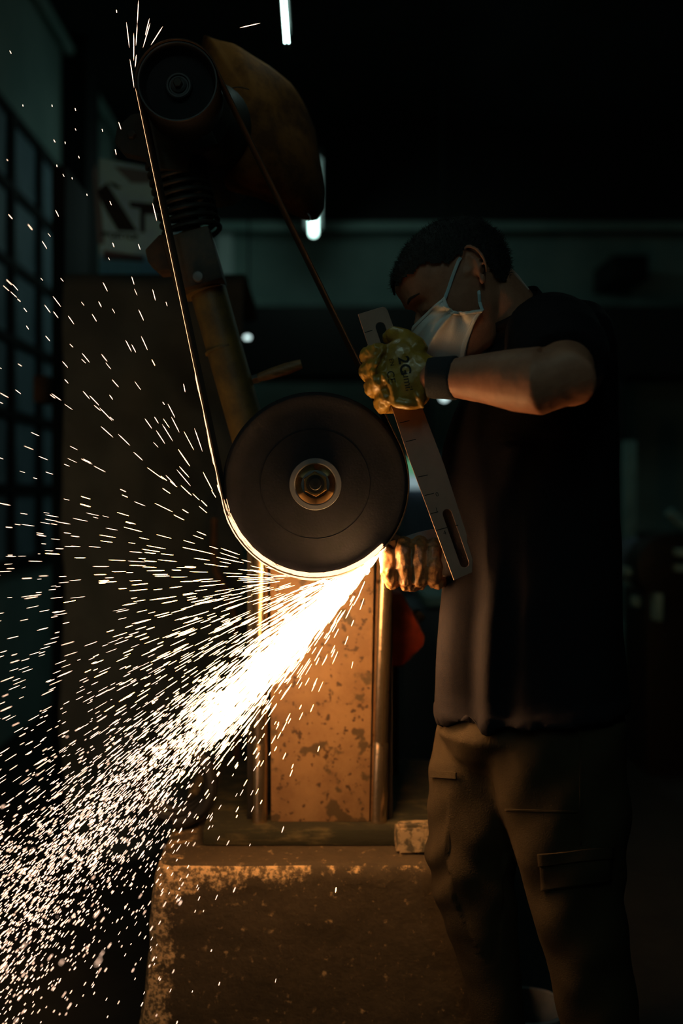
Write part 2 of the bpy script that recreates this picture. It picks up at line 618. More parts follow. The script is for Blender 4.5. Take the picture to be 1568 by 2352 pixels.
lamp(px_x(720, 7.35), 5.75, 7.3, px_z(535, 7.3), 'fluorescent tube lamp glowing behind the hanging brown cover')
lamp(px_x(659, 2.4), 1.75, 2.38, px_z(98, 2.38), 'slim twin-tube lamp at the top edge close above the grinder', True, .21)
lamp(2.3, 4.4, 5.9, 3.2, 'fluorescent lamp high on the right, outside the photo')
lamp(0.1, -0.9, 0.6, 2.7, 'unseen front fill lamp over the photographer, outside the photo', True, 1.6)  # unseen, hung low and near for the cool front fill
lamp(-0.6, -1.6, -0.1, 2.7, 'added front fill lamp behind the photographer on the left, outside the photo', True, 1.6)  # unseen second lamp, added for more cool front fill

# ================================================================== BACKGROUND THINGS
# dark rack along the back
t = thing('storage_rack', (0.6, 7.2, 0), 'black steel storage rack in the dark behind the grinder and worker', 'rack')
part('header_panel', G().box((px_x(520, 7), 7.0, px_z(862, 7)), (3.3, 7.5, px_z(702, 7))), M['dark_wall'], t, bevel=.01)
for x in (-.62, .75, 2.1, 3.28):
    part('post', G().box((x - .04, 7.02, 0), (x + .04, 7.1, px_z(862, 7))), M['frame_dark'], t, smooth=False)
for z in (.35, .95):
    part('shelf', G().box((-.62, 7.02, z - .02), (3.28, 7.5, z + .02)), M['frame_dark'], t, smooth=False)
# switch box on the back wall
tag(part('switch_cabinet', G().box((px_x(1395, 7.6), 7.45, px_z(645, 7.5)), (px_x(1475, 7.6), 8.0, px_z(588, 7.5))), M['frame_dark'], bevel=.01),
    'black switch cabinet on the back wall above right of the worker', 'cabinet')

# made-up glowing blobs with shade and cord, standing for small bright spots
def bright_blob(px, py, Y, r, label, ex=1.0):
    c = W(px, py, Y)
    t = thing('bright_spot', c, label, 'lamp')
    part('bright_blob', G().ell(c, (r * ex, r, r)), M['spot_glow'], t)
    part('made_up_shade', G().lathe_y(c + Vector((0, .02, 0)), [(r * .8, 0), (r * 1.3, .01), (r * .9, .05), (r * .3, .07)], 20), M['frame_dark'], t)
    part('made_up_cord', G().tube([c + Vector((0, .05, 0)), c + Vector((0, .08, .25)), Vector((c.x, c.y + .1, ZC))], .004, 6), M['frame_dark'], t)


bright_blob(568, 775, 4.6, .011, 'small glowing blob standing in for a metal glint beside the yellow arm', 1.5)
bright_blob(1020, 912, 5.0, .022, 'small white work lamp glimpsed under the worker\'s wrist')  # made-up glow standing for a bright background spot

# made-up cabinet, its glowing patches stand for a bright spot behind the gap
t = thing('made_up_cabinet', W(955, 1130, 6.5), 'made-up cabinet with green and pale glowing patches between wheel and plate', 'machine')
part('made_up_cabinet_body', G().box((px_x(925, 6.6), 6.5, 0), (px_x(1010, 6.6), 6.8, px_z(1040, 6.6))), M['bg_slate'], t, bevel=.01)
part('green_glow_patch', G().box((px_x(930, 6.48), 6.46, px_z(1090, 6.48)), (px_x(985, 6.48), 6.5, px_z(1055, 6.48))), M['green_glow'], t, bevel=.004)
M['pale_glow'] = emit('pale_patch_glow', (0.24, 0.34, 0.36), 0.9)
part('pale_glow_patch', G().box((px_x(932, 6.48), 6.46, px_z(1122, 6.48)), (px_x(985, 6.48), 6.5, px_z(1092, 6.48))), M['pale_glow'], t, bevel=.004)

# tarp-covered machine on the left with a printed carton on top
ty = 3.4
x0, x1 = px_x(146, ty), px_x(560, ty)
ztop = px_z(622, ty)
g = G()
rings = []
nx = 90
prof = [(ty + .7, ztop - .05), (ty + .62, ztop + .0), (ty + .3, ztop + .005), (ty + .05, ztop), (ty + .005, ztop - .012), (ty, ztop - .05)]
nzr = 70
for k in range(1, nzr + 1):
    prof.append((ty - .02 * k / nzr, ztop - .05 - (ztop - .07) * k / nzr))


def tarp_fold(x, z):
    # diagonal sweeps falling from the upper right towards lower left
    u = (x - x0) * 0.80 + (ztop - z) * -0.62
    u2 = (x - x0) * 0.55 + (ztop - z) * -0.85
    a = .5 + .5 * math.tanh((x - x0) * 6 - 1.5)
    f = 0.035 * abs(math.sin(u * 13 + 0.8 * math.sin(z * 5))) ** 2.5 + 0.02 * math.sin(u2 * 21 + 2 * x)
    f += 0.012 * math.sin(x * 34 + 1.5 * math.sin(z * 2)) * min(1, (ztop - z) / .6)
    return f * (0.35 + 0.65 * a)


for i in range(nx + 1):
    x = x0 + (x1 - x0) * i / nx
    ring = []
    for (yy, zz) in prof:
        if zz < ztop - .03 and yy < ty + .1:
            yy = yy - tarp_fold(x, zz)
        ring.append(Vector((x + (0.006 * math.sin(zz * 9) * (ztop - zz)), yy, max(zz, 0.012))))
    rings.append(ring)
g.rings(rings, cap=False, closed=False)
o = part('tarp_covered_machine', g, M['tarp'], angle=180)
tag(o, 'machine under a grey draped tarp behind the sparks at the left', 'tarp')
sm = o.modifiers.new('thick', 'SOLIDIFY')
sm.thickness = 0.004

cy_ = 3.55
t = thing('printed_carton', (px_x(290, cy_), cy_, ztop), 'pale blue carton with black printed stripe and lettering on the tarp', 'box')
cx0, cx1 = px_x(208, cy_), px_x(400, cy_)
cz0, cz1 = ztop + .006, px_z(362, cy_)
skew = -.035
g = G()
g.prism([(cx0 + .03, cz0), (cx1, cz0 + .0), (cx1, cz1 - .05), (cx0 + .03, cz1)], cy_, cy_ + .32)
part('carton', g, M['carton'], t, bevel=.003)


def cpoly(name, pts, m, d=.0015, par=None, Y=cy_):
    g = G()
    g.prism([(px_x(p[0], Y), px_z(p[1], Y)) for p in pts], Y - d, Y - .0003)
    return part(name, g, m, par or t, smooth=False)


cpoly('printed_stripe', [(222, 440), (245, 420), (316, 532), (270, 530), (240, 478)], M['print'])
cpoly('printed_mark', [(296, 463), (372, 470), (372, 494), (333, 492), (333, 534), (322, 534), (322, 480), (300, 476)], M['print'])
cpoly('printed_band', [(262, 382), (398, 400), (398, 422), (300, 420)], M['bg_slate'])
cpoly('printed_smudge', [(246, 418), (262, 420), (280, 432), (268, 434)], M['print'])
cpoly('carton_side_strip', [(212, 396), (222, 372), (240, 560), (224, 562)], M['bg_slate'])  # slate strip down the left side of the carton
cpoly('printed_panel', [(238, 575), (330, 588), (330, 602), (238, 596)], M['print_mauve'])


def text_obj(name, s, size, loc, rot, m, parent, extr=0.0004, bold=0.0):
    cu = bpy.data.curves.new(name, 'FONT')
    cu.body = s
    cu.size = size
    cu.extrude = extr
    cu.offset = bold
    cu.align_x = 'CENTER'
    cu.align_y = 'CENTER'
    o = bpy.data.objects.new('tmp', cu)
    C.objects.link(o)
    o.matrix_world = Matrix.Translation(loc) @ rot
    dg = bpy.context.evaluated_depsgraph_get()
    me = bpy.data.meshes.new_from_object(o.evaluated_get(dg))
    me.transform(Matrix.Translation(loc) @ rot)
    bpy.data.objects.remove(o)
    return finish(name, me, parent, m, False)


RX = Matrix.Rotation(PI / 2, 4, 'X')
text_obj('lettering', 'PROSTYOR', 0.027, W(275, 542, cy_ - .002), Matrix.Rotation(math.radians(5), 4, 'Y') @ RX, M['print'], t, bold=.001)

# tall dark locker between window and tarp
tag(part('dark_locker', G().box((px_x(118, 3.9), 3.9, 0), (px_x(150, 3.9), 4.3, px_z(380, 3.9))), M['frame_dark'], bevel=.006),
    'narrow black locker standing between window and tarp', 'locker')
tag(part('brown_switch_box', G().box((px_x(84, 3.85), 3.80, px_z(925, 3.85)), (px_x(116, 3.85), 3.95, px_z(865, 3.85))), M['rust_pipe'], bevel=.006),
    'small brown box fixed beside the dark locker', 'box')
g = G()
g.box((px_x(135, 3.8), 3.78, px_z(905, 3.8)), (px_x(180, 3.8), 3.9, px_z(882, 3.8)))
tag(part('black_clamp', g, M['frame_dark'], bevel=.004), 'small black clamp jutting from the locker over the tarp', 'clamp')

# bent rusty pipe behind the sparks
g = G()
g.tube([W(492, 1190, 3.05), W(490, 1260, 3.05), W(495, 1310, 3.05), W(515, 1350, 3.05), W(540, 1420, 3.05), Vector((px_x(545, 3.05), 3.05, 0.002))], .010, 12)
tag(part('bent_pipe', g, M['rust_pipe']), 'thin rusty bent pipe rising behind the left of the wheel', 'pipe')

# black rubber hose coiled on the block's left end
ztop_b = H - 855 * 2.12 / F
g = G()
pts = []
for i in range(73):
    a = -PI / 2 + 4.4 * PI * i / 72
    q = .088 - .008 * i / 72
    pts.append(Vector((px_x(402, 2.36) + q * math.cos(a), 2.33 + .07 * i / 72, ztop_b + .106 + q * math.sin(a))))
g.tube(pts, .016, 10)
tag(part('black_hose', g, M['hose']), 'coil of black rubber hose standing at the left end of the slab', 'hose')

# machine with a round wheel at the far right
my = 4.5
t = thing('far_grinder', (px_x(1520, my), my, 0), 'dark bench grinder with round guard at the far right edge', 'grinder')
c = W(1524, 1300, my)
part('wheel_guard', G().lathe_y(c, [(.02, -.09), (.10, -.09), (.145, -.075), (.15, 0), (.145, .09), (.02, .09)], 40), M['dark_metal'], t)
part('motor_body', G().tube([c + Vector((.0, .09, 0)), c + Vector((.0, .45, 0))], .11, 24), M['bg_slate'], t)
for dy in (1268, 1303):
    part('highlight_bar', G().box((px_x(1528, my), my - .16, px_z(dy + 8, my - .1)), (px_x(1600, my), my - .09, px_z(dy - 8, my - .1))), M['bg_teal'], t, bevel=.003)  # teal bars stand for highlights on the machine
part('stand', G().box((c.x - .09, my - .04, 0), (c.x + .09, my + .3, c.z - .12)), M['dark_metal'], t, bevel=.01)
for (a, b_, cc, d) in ((1455, 1370, 1467, 1392), (1502, 1362, 1517, 1425), (1430, 1303, 1447, 1322)):
    part('bracket', G().box((px_x(a, my - .1), my - .13, px_z(d, my - .1)), (px_x(cc, my - .1), my - .05, px_z(b_, my - .1))), M['bg_teal'], t, bevel=.003)
# machine slabs behind it
g = G()
g.box((px_x(1440, 5.6), 5.6, 0), (px_x(1700, 5.6), 6.0, px_z(1445, 5.6)))
g.box((px_x(1450, 5.6), 5.7, px_z(1445, 5.6)), (px_x(1475, 5.6), 5.8, px_z(1010, 5.6)))
tag(part('teal_press', g, M['bg_teal'], bevel=.01), 'teal painted machine with a tall post behind the far right grinder', 'machine')
g = G()
g.tube([W(1535, 1175, 5.2), W(1600, 1240, 5.2)], .025, 12)
g.tube([W(1600, 1240, 5.2), (px_x(1600, 5.2), 5.2, 0)], .025, 12)
tag(part('slanting_bar', g, M['bg_teal']), 'slanting teal bar above the far right grinder', 'bar')

# low machine behind the gap between pillar and worker
t = thing('low_machine', (px_x(980, 3.9), 3.9, 0), 'dark slate machine with a teal top behind the red tilted can', 'machine')
part('machine_body', G().box((px_x(925, 3.9), 3.9, 0), (px_x(1090, 3.9), 4.3, px_z(1395, 3.9))), M['bg_slate'], t, bevel=.02)
part('machine_top', G().box((px_x(975, 3.88), 3.85, px_z(1392, 3.88)), (px_x(1100, 3.88), 4.3, px_z(1368, 3.88))), M['bg_teal'], t, bevel=.01)
g = G()
rr = []
for i in range(20):
    x = px_x(880, 3.3) + i * .015
    zc = px_z(1828, 3.3) + .022 - .0006 * i
    rr.append([Vector((x, 3.3 + .08 * math.cos(a), zc + .02 * math.sin(a) + .005 * math.sin(i * 1.3 + a))) for a in (2 * PI * j / 12 for j in range(12))])
g.rings(rr)
ob = part('blue_rag', g, M['blue_cloth'])
tag(ob, 'crumpled blue rag on a dark crate behind the worker\'s legs', 'cloth')
tag(part('dark_crate', G().box((px_x(870, 3.3), 3.2, 0), (px_x(1100, 3.3), 3.45, px_z(1828, 3.3) - .012)), M['frame_dark'], bevel=.01),
    'black crate under the crumpled blue rag', 'crate')

YF0 = 2.12
zt = H - 855 * YF0 / F
zp = H - 758 * 2.27 / F        # top of the slab under the pillar
# tilted red can on the shelf of the pillar's right
ry = 2.62
t = thing('red_can', W(930, 1450, ry), 'tilted red metal can just right of the grinder pillar', 'can')
g = G()
g.prism([(px_x(p[0], ry), px_z(p[1], ry)) for p in ((880, 1360), (925, 1362), (976, 1462), (975, 1482), (922, 1535), (880, 1530))], ry, ry + .16)
part('can_body', g, M['red'], t, bevel=.012)
part('can_cap', G().tube([W(955, 1420, ry + .08), W(968, 1408, ry + .08)], .018, 16), M['dark_metal'], t)
part('can_stand', G().box((px_x(884, ry), ry + .03, zp), (px_x(918, ry), ry + .13, px_z(1532, ry + .05))), M['frame_dark'], t, bevel=.005)

# pale bucket by the worker's feet
g = G()
c = Vector((px_x(1190, 2.35), 2.30, 0))
zb = px_z(2334, 2.25)
g.rings([[c + Vector((r * math.cos(a), r * .8 * math.sin(a), z)) for a in (2 * PI * j / 40 for j in range(40))]
         for r, z in ((.085, 0), (.105, zb * .9), (.11, zb * .92), (.11, zb), (.098, zb), (.075, .02))])
tag(part('pale_bucket', g, M['pale_grey']), 'pale grey bucket on the floor between the worker\'s shins', 'bucket')

# ================================================================== CONCRETE FOUNDATION
g = G()
xl_t, xl_b = px_x(353, YF0), px_x(323, YF0)
xr = .36
zlv = [0, .06, .12, .18, .24, .30, .36, .42, zt - .03, zt - .012, zt - .003, zt]
rings = []
for i, z in enumerate(zlv):
    k = z / zt
    xl = xl_b + (xl_t - xl_b) * min(1, (z - .15) / (zt - .15)) if z > .15 else xl_b - .01
    ins = 0.0
    if z > zt - .031:
        ins = .02 * (1 - math.sqrt(max(0, 1 - ((z - (zt - .03)) / .03) ** 2))) if z < zt else .022
    r = .028
    pts = []
    xa, xb, ya, yb = xl + ins, xr - ins, YF0 + ins, 2.95
    for (cx_, cy2, a0) in ((xa + r, ya + r, PI), (xb - r, ya + r, 1.5 * PI), (xb - r, yb - r, 0), (xa + r, yb - r, .5 * PI)):
        for q in range(5):
            a = a0 + q * PI / 8
            pts.append((cx_ + r * math.cos(a), cy2 + r * math.sin(a)))
    # subdivide long sides
    full = []
    for q in range(len(pts)):
        p0, p1 = pts[q], pts[(q + 1) % len(pts)]
        d = math.dist(p0, p1)
        nseg = max(1, int(d / .04))
        for s_ in range(nseg):
            full.append((p0[0] + (p1[0] - p0[0]) * s_ / nseg, p0[1] + (p1[1] - p0[1]) * s_ / nseg))
    if i == 0:
        NP = len(full)
    rings.append(full)
NPm = min(len(r) for r in rings)
if any(len(r) != NPm for r in rings):   # keep ring sizes equal
    def resample(r, n):
        L_ = [0]
        for q in range(len(r)):
            L_.append(L_[-1] + math.dist(r[q], r[(q + 1) % len(r)]))
        out = []
        j = 0
        for q in range(n):
            s_ = L_[-1] * q / n
            while L_[j + 1] < s_:
                j += 1
            f_ = (s_ - L_[j]) / max(1e-9, L_[j + 1] - L_[j])
            p0, p1 = r[j], r[(j + 1) % len(r)]
            out.append((p0[0] + (p1[0] - p0[0]) * f_, p0[1] + (p1[1] - p0[1]) * f_))
        return out
    rings = [resample(r, 130) for r in rings]
g.rings([[Vector((p[0], p[1], z)) for p in r] for r, z in zip(rings, zlv)])
blk = to_mesh(g, 'concrete_block')
fix_normals(blk)
bm = bmesh.new()
bm.from_mesh(blk)
bmesh.ops.subdivide_edges(bm, edges=[e for e in bm.edges if e.calc_length() > .02 and abs(e.verts[0].co.z - e.verts[1].co.z) > .01], cuts=2, use_grid_fill=True)
for v in bm.verts:
    if v.co.z > .005:
        n_ = fbm(v.co, 9) * .004 + fbm(v.co, 30) * .0018
        v.co += Vector((n_, n_ if v.co.y < 2.3 else 0, 0 if v.co.z > zt - .004 else n_ * .5))
bm.to_mesh(blk)
bm.free()
o = finish('concrete_block', blk, None, M['concrete'], True, None, 50)
tag(o, 'low grimy concrete foundation block with worn pale edges under the grinder', 'block')

# pale rubble stone
g = G()
sy = (H - zt) * F / 835.0
sx0, sx1 = px_x(911, sy), px_x(1022, sy)
g.box((sx0, sy, zt), (sx1, sy + .05, zt + .063))
me = to_mesh(g, 'rubble_stone')
bm = bmesh.new()
bm.from_mesh(me)
bmesh.ops.bevel(bm, geom=list(bm.edges), offset=.007, segments=2, affect='EDGES')
bmesh.ops.subdivide_edges(bm, edges=list(bm.edges), cuts=4, use_grid_fill=True)
for v in bm.verts:
    if v.co.z > zt + .004:
        v.co += Vector((fbm(v.co, 40) * .003, fbm(v.co + Vector((3, 0, 0)), 40) * .003, fbm(v.co, 25) * .004))
bmesh.ops.recalc_face_normals(bm, faces=bm.faces)
bm.to_mesh(me)
bm.free()
tag(finish('rubble_stone', me, None, M['stone'], True), 'pale broken brick lying on the block beside the worker\'s knee', 'brick')

# ================================================================== THE BELT GRINDER
YW = 1.90
BW = 0.11
PYF = 2.27                      # front of the pillar
grinder = thing('belt_grinder', (0, 2.35, zt), 'large pedestal belt grinder with black contact wheel and long sanding belt', 'grinder')
WC = W(724, 1112, YW)
WR = 213 * YW / F
PC = W(407, 187, YW)
PR = 93 * YW / F

# contact wheel
prof = [(.016, .012), (WR * .66, .010), (WR * .78, .009), (WR * .90, .006), (WR * .955, .001), (WR * .985, .002), (WR, .006),
        (WR, BW - .006), (WR * .985, BW), (WR * .6, BW - .01), (.016, BW - .01)]
g = G().lathe_y(WC, prof, 160)
wheel = part('contact_wheel', g, M['rubber'], grinder, angle=50, label='black rubber contact wheel')
# moulded face ridges
for rr_ in (.592,):
    part('face_ridge', G().lathe_y(WC, [(WR * rr_ - .0006, .0115), (WR * rr_ - .0003, .0096), (WR * rr_ + .0003, .0096), (WR * rr_ + .0006, .011)], 128, cap=False),
         M['rubber'], wheel)
hub = part('hub_flange', G().lathe_y(WC, [(60 * YW / F, .011), (60 * YW / F, .003), (59 * YW / F, .0015), (49 * YW / F, .0015), (48 * YW / F, .003),
                                        (42 * YW / F, .010), (30 * YW / F, .0135), (22 * YW / F, .014)], 96), M['steel_face'], grinder, angle=30)
part('hub_dish', G().lathe_y(WC, [(47.5 * YW / F, .0042), (40 * YW / F, .0085), (31 * YW / F, .0115), (24 * YW / F, .0125)], 96, cap=False), M['polished'], grinder, angle=60)
# hex nut with bored end
def hexring(c, r, y, rot=PI / 6 + .06):
    return [c + Vector((r * math.cos(a + rot), y, r * math.sin(a + rot))) for a in (2 * PI * j / 6 for j in range(6))]


rn = 29.5 * YW / F
g = G()
g.rings([hexring(WC, rn, .013), hexring(WC, rn, -.008), hexring(WC, rn * .93, -.011)])
nut = part('hub_nut', g, M['brass'], grinder, angle=20)
part('washer_ring', G().lathe_y(WC, [(25 * YW / F, -.0105), (24.5 * YW / F, -.0135), (21 * YW / F, -.0135), (20.5 * YW / F, -.012)], 48), M['brass'], nut)
part('bore', G().lathe_y(WC, [(20.6 * YW / F, -.0125), (20.6 * YW / F, -.0136)], 48), M['black_hole'], nut)
sh = part('shaft_end', G().lathe_y(WC, [(14 * YW / F, -.013), (14 * YW / F, -.0165), (12.5 * YW / F, -.0175), (5.5 * YW / F, -.0175)], 40), M['dark_metal'], grinder)
part('centre_drill', G().lathe_y(WC, [(5 * YW / F, -.0172), (5 * YW / F, -.0178)], 24), M['black_hole'], sh)
part('wheel_shaft', G().tube([WC + Vector((0, BW - .02, 0)), Vector((WC.x, PYF + .1, WC.z))], .022, 24), M['steel'], grinder)

# drive pulley
prof = [(.01, .030), (PR * .30, .028), (PR * .33, .031), (PR * .55, .034), (PR * .84, .034), (PR * .92, .02), (PR * .935, .002), (PR * .97, 0), (PR, .003),
        (PR, BW - .003), (PR * .98, BW), (PR * .3, BW), (.01, BW)]
pul = part('drive_pulley', G().lathe_y(PC, prof, 96), M['rubber'], grinder, angle=30, label='dark drive pulley under the motor')
part('pulley_rim', G().lathe_y(PC, [(PR * .945, .003), (PR * .95, -.0015), (PR * .985, -.0015), (PR * .992, .003)], 96, cap=False), M['worn_dark'], pul)
phub = part('pulley_hub', G().lathe_y(PC, [(PR * .33, .030), (PR * .33, .018), (PR * .30, .016), (PR * .26, .016), (PR * .24, .019), (PR * .20, .019), (PR * .19, .015), (PR * .14, .013)], 48), M['worn_dark'], grinder, angle=25)
g = G()
g.rings([hexring(PC, PR * .12, .014, 0), hexring(PC, PR * .12, .004, 0), hexring(PC, PR * .1, .002, 0)])
part('hub_bolt', g, M['dark_metal'], phub, angle=20)

# abrasive belt : closed path of outer tangents
d = Vector((PC.x - WC.x, PC.z - WC.z))
D = d.length
base = math.atan2(d.y, d.x)
off = math.acos((WR - PR) / D)
path = []
a0 = base + off
a1 = base - off + 2 * PI
NB = 150
for i in range(NB + 1):
    a = a0 + (a1 - a0) * i / NB
    path.append((WC.x + WR * math.cos(a), WC.z + WR * math.sin(a), math.cos(a), math.sin(a)))
bR = base - off
bL = base + off
pr0 = (WC.x + WR * math.cos(bR), WC.z + WR * math.sin(bR))
pr1 = (PC.x + PR * math.cos(bR), PC.z + PR * math.sin(bR))
for i in range(1, 24):
    t_ = i / 24
    path.append((pr0[0] + (pr1[0] - pr0[0]) * t_, pr0[1] + (pr1[1] - pr0[1]) * t_, math.cos(bR), math.sin(bR)))
for i in range(50):
    a = bR + (bL - bR) * i / 49
    path.append((PC.x + PR * math.cos(a), PC.z + PR * math.sin(a), math.cos(a), math.sin(a)))
pl1 = (PC.x + PR * math.cos(bL), PC.z + PR * math.sin(bL))
pl0 = (WC.x + WR * math.cos(bL), WC.z + WR * math.sin(bL))
for i in range(1, 24):
    t_ = i / 24
    path.append((pl1[0] + (pl0[0] - pl1[0]) * t_, pl1[1] + (pl0[1] - pl1[1]) * t_, math.cos(bL), math.sin(bL)))
TH = .0022
YB0 = YW - .008          # the belt overhangs the wheel face a little
g = G()
n = len(path)
vs = []
for (x, z, nx_, nz_) in path:
    wob = .0012 * fbm((x * 3, 0, z * 3), 4)
    vs += [Vector((x + nx_ * .0003, YB0 + wob, z + nz_ * .0003)), Vector((x + nx_ * TH, YB0 + wob, z + nz_ * TH)),
           Vector((x + nx_ * TH, YW + BW, z + nz_ * TH)), Vector((x + nx_ * .0003, YW + BW, z + nz_ * .0003))]
o_ = 0
g.v = vs
for i in range(n):
    j = (i + 1) % n
    for k, mi in ((0, 2), (1, 0), (2, 2), (3, 1)):
        k2 = (k + 1) % 4
        g.f.append((i * 4 + k, i * 4 + k2, j * 4 + k2, j * 4 + k))
        g.mi.append(mi)
belt = part('abrasive_belt', g, [M['belt_out'], M['belt_in'], M['belt_edge']], grinder, angle=30, label='long brown abrasive belt around wheel and pulley')

# tension arm: tube, sleeve, spring, motor plate
AY = 2.13
arm_lo = W(575, 1010, AY)
arm_hi = W(470, 640, AY)
ax = (arm_hi - arm_lo).normalized()
g = G().tube([arm_lo - ax * .14, arm_lo, arm_lo.lerp(arm_hi, .5), arm_hi, arm_hi + ax * .1], 42 * AY / F, 32)
arm = part('arm_tube', g, M['ochre'], grinder, label='yellow-brown painted arm tube')
part('weld_band', G().tube([W(512, 800, AY), W(513.5, 805, AY)], 43.2 * AY / F, 32), M['ochre'], arm)


def rot_to(vec):
    return Vector((0, 0, 1)).rotation_difference(vec).to_matrix()


def obox(c, hx, hy, hz, R):
    g = G()
    g.box((c.x - hx, c.y - hy, c.z - hz), (c.x + hx, c.y + hy, c.z + hz), R, c)
    return g


RA = rot_to(ax)
c = W(448, 606, AY - .02)
cl = part('sleeve_clamp', obox(c, 55 * AY / F, .055, 62 * AY / F, RA), M['brown_paint'], grinder, bevel=.008)
part('pivot_bolt', G().lathe_y(W(455, 636, AY - .075), [(12.5 * AY / F, .004), (12.5 * AY / F, -.004), (10.5 * AY / F, -.007), (3 * AY / F, -.008)], 24), M['steel_face'], cl)
part('lower_lip', G().tube([W(463, 668, AY - .01), W(465, 674, AY - .01)], 52 * AY / F, 36), M['ochre'], cl)
g = G()
g.prism([(px_x(p[0], AY), px_z(p[1], AY)) for p in ((405, 552), (374, 552), (342, 586), (348, 612), (372, 634), (415, 630))], AY - .05, AY + .02)
part('side_lug', g, M['brown_paint'], grinder, bevel=.004)
part('adjuster_collar', G().tube([W(436, 558, AY - .05), W(433, 546, AY - .05)], 20 * AY / F, 6), M['brass'], grinder, angle=20)
# spring
g = G()
s0, s1 = W(444, 545, AY), W(402, 372, AY)
sax = (s1 - s0)
u = sax.normalized().cross(Vector((0, 1, 0))).normalized()
v_ = Vector((0, 1, 0))
pts = []
turns = 9
for i in range(turns * 20 + 1):
    a = 2 * PI * i / 20
    pts.append(s0 + sax * (i / (turns * 20)) + (u * math.cos(a) + v_ * math.sin(a)) * (.060))
g.tube(pts, .0058, 8)
part('tension_spring', g, M['dark_metal'], grinder)
part('spring_rod', G().tube([s0, s1 + sax * .15], .02, 16), M['dark_metal'], grinder)
# motor plate behind the pulley
MY = 2.06
g = G()
g.prism([(px_x(p[0], MY), px_z(p[1], MY)) for p in ((268, 292), (300, 262), (360, 250), (470, 262), (500, 330), (440, 348), (430, 392), (350, 388), (330, 362), (285, 352), (262, 325))], MY, MY + .035)
mp = part('motor_plate', g, M['dark_metal'], grinder, bevel=.004)
part('plate_bolt', G().lathe_y(W(302, 310, MY), [(11 * MY / F, .002), (11 * MY / F, -.006), (9 * MY / F, -.009), (2 * MY / F, -.010)], 6), M['dark_metal'], mp, angle=20)
part('motor_shaft', G().tube([PC + Vector((0, BW - .01, 0)), PC + Vector((0, .30, 0))], .018, 20), M['steel'], grinder)
# motor body behind pulley + sagging brown cover
part('motor_body', G().tube([PC + Vector((.02, .19, 0)), PC + Vector((.03, .22, 0)), PC + Vector((.03, .48, -.01)), PC + Vector((.03, .50, -.01))],
                            [.07, .095, .095, .07], 32), M['dark_metal'], grinder)
KY = 2.24
outline = [(470, 95), (500, 108), (560, 118), (620, 132), (672, 160), (706, 205), (726, 262), (736, 340), (744, 400), (742, 455),
           (726, 486), (700, 492), (672, 486), (640, 466), (590, 448), (540, 436), (500, 420), (478, 385), (466, 335), (462, 280), (462, 200), (462, 130)]
cc = (600, 300)


def cover(name, m, sel, inset, yoff):
    pass


g = G()
# pillow: concentric rings from outline towards the middle on both faces
lv = [(1.0, 0.0), (.985, .035), (.93, .062), (.80, .085), (.55, .10), (.2, .105)]
Nn = 96


def resamp(poly, n):
    L_ = [0]
    for q in range(len(poly)):
        L_.append(L_[-1] + math.dist(poly[q], poly[(q + 1) % len(poly)]))
    out, j = [], 0
    for q in range(n):
        s_ = L_[-1] * q / n
        while L_[j + 1] < s_:
            j += 1
        f_ = (s_ - L_[j]) / max(1e-9, L_[j + 1] - L_[j])
        p0, p1 = poly[j], poly[(j + 1) % len(poly)]
        out.append((p0[0] + (p1[0] - p0[0]) * f_, p0[1] + (p1[1] - p0[1]) * f_))
    return out


ol = resamp(outline, Nn)
rings = []
for s_, dy in [(a, -b) for a, b in reversed(lv)] + [(a, b) for a, b in lv[1:]]:
    ring = []
    for (x, y) in ol:
        X, Yp = cc[0] + (x - cc[0]) * s_, cc[1] + (y - cc[1]) * s_
        p = W(X, Yp, KY)
        p.y = KY + dy + 1.1 * max(0, X - (535 + (Yp - 100) * .36)) * KY / F + (.012 * fbm(p, 9) + .006 * math.sin((X * .6 + Yp) * .03)) * (1 if dy < 0 else .3)
        ring.append(p)
    rings.append(ring)
g.rings(rings)
me = to_mesh(g, 'motor_cover')
fix_normals(me)
cov = finish('motor_cover', me, grinder, [M['motor_brown'], M['motor_black']], True, None, 180)  # all faces brown; the dark side comes from the swept-back shape
cov['label'] = 'sagging rust-brown cover over the motor, its right side swept back into shade'
part('loose_thread', G().tube([W(706, 490, KY), W(712, 497, KY - .01), W(713, 506, KY - .01), W(707, 510, KY - .01)], .0007, 5), M['strap'], cov)
# wires on the cover
part('cover_cord', G().tube([W(500 + 9 * i, 203 + 3 * math.sin(i * .9) - (2 if i < 3 else 0), KY - .118) for i in range(9)], .0012, 5), M['motor_black'], cov)

# lever handle
hg = part('lever_handle', G().tube([W(592, 868, AY), W(620, 859, AY), W(655, 848, AY), W(685, 838, AY), W(692, 836, AY)],
                                  [10 * AY / F, 12.5 * AY / F, 14 * AY / F, 12 * AY / F, 11 * AY / F], 20), M['wood'], grinder)
g = G()
g.tube([W(574, 874, AY), W(592, 868, AY)], 10 * AY / F, 4)
part('handle_nut', g, M['steel'], hg, angle=20)
g = G()
g.tube([W(560, 880, AY + .03), W(578, 873, AY)], .009, 12)
part('handle_stem', g, M['steel'], grinder)

# pillar
zp = H - 758 * PYF / F
sl = G()
slab_y = (H - zt) * F / 815.0
sl.box((px_x(463, slab_y), slab_y, zt), (.40, 2.80, zp))
slab = part('base_slab', sl, M['moss_plate'], grinder, bevel=.012, label='mossy green-brown slab under the pillar')
ptop = px_z(1240, PYF)


def leanx(px_t, px_b, z):
    k = (z - zp) / (px_z(1345, PYF) - zp)
    return px_x(px_b + (px_t - px_b) * k, PYF)


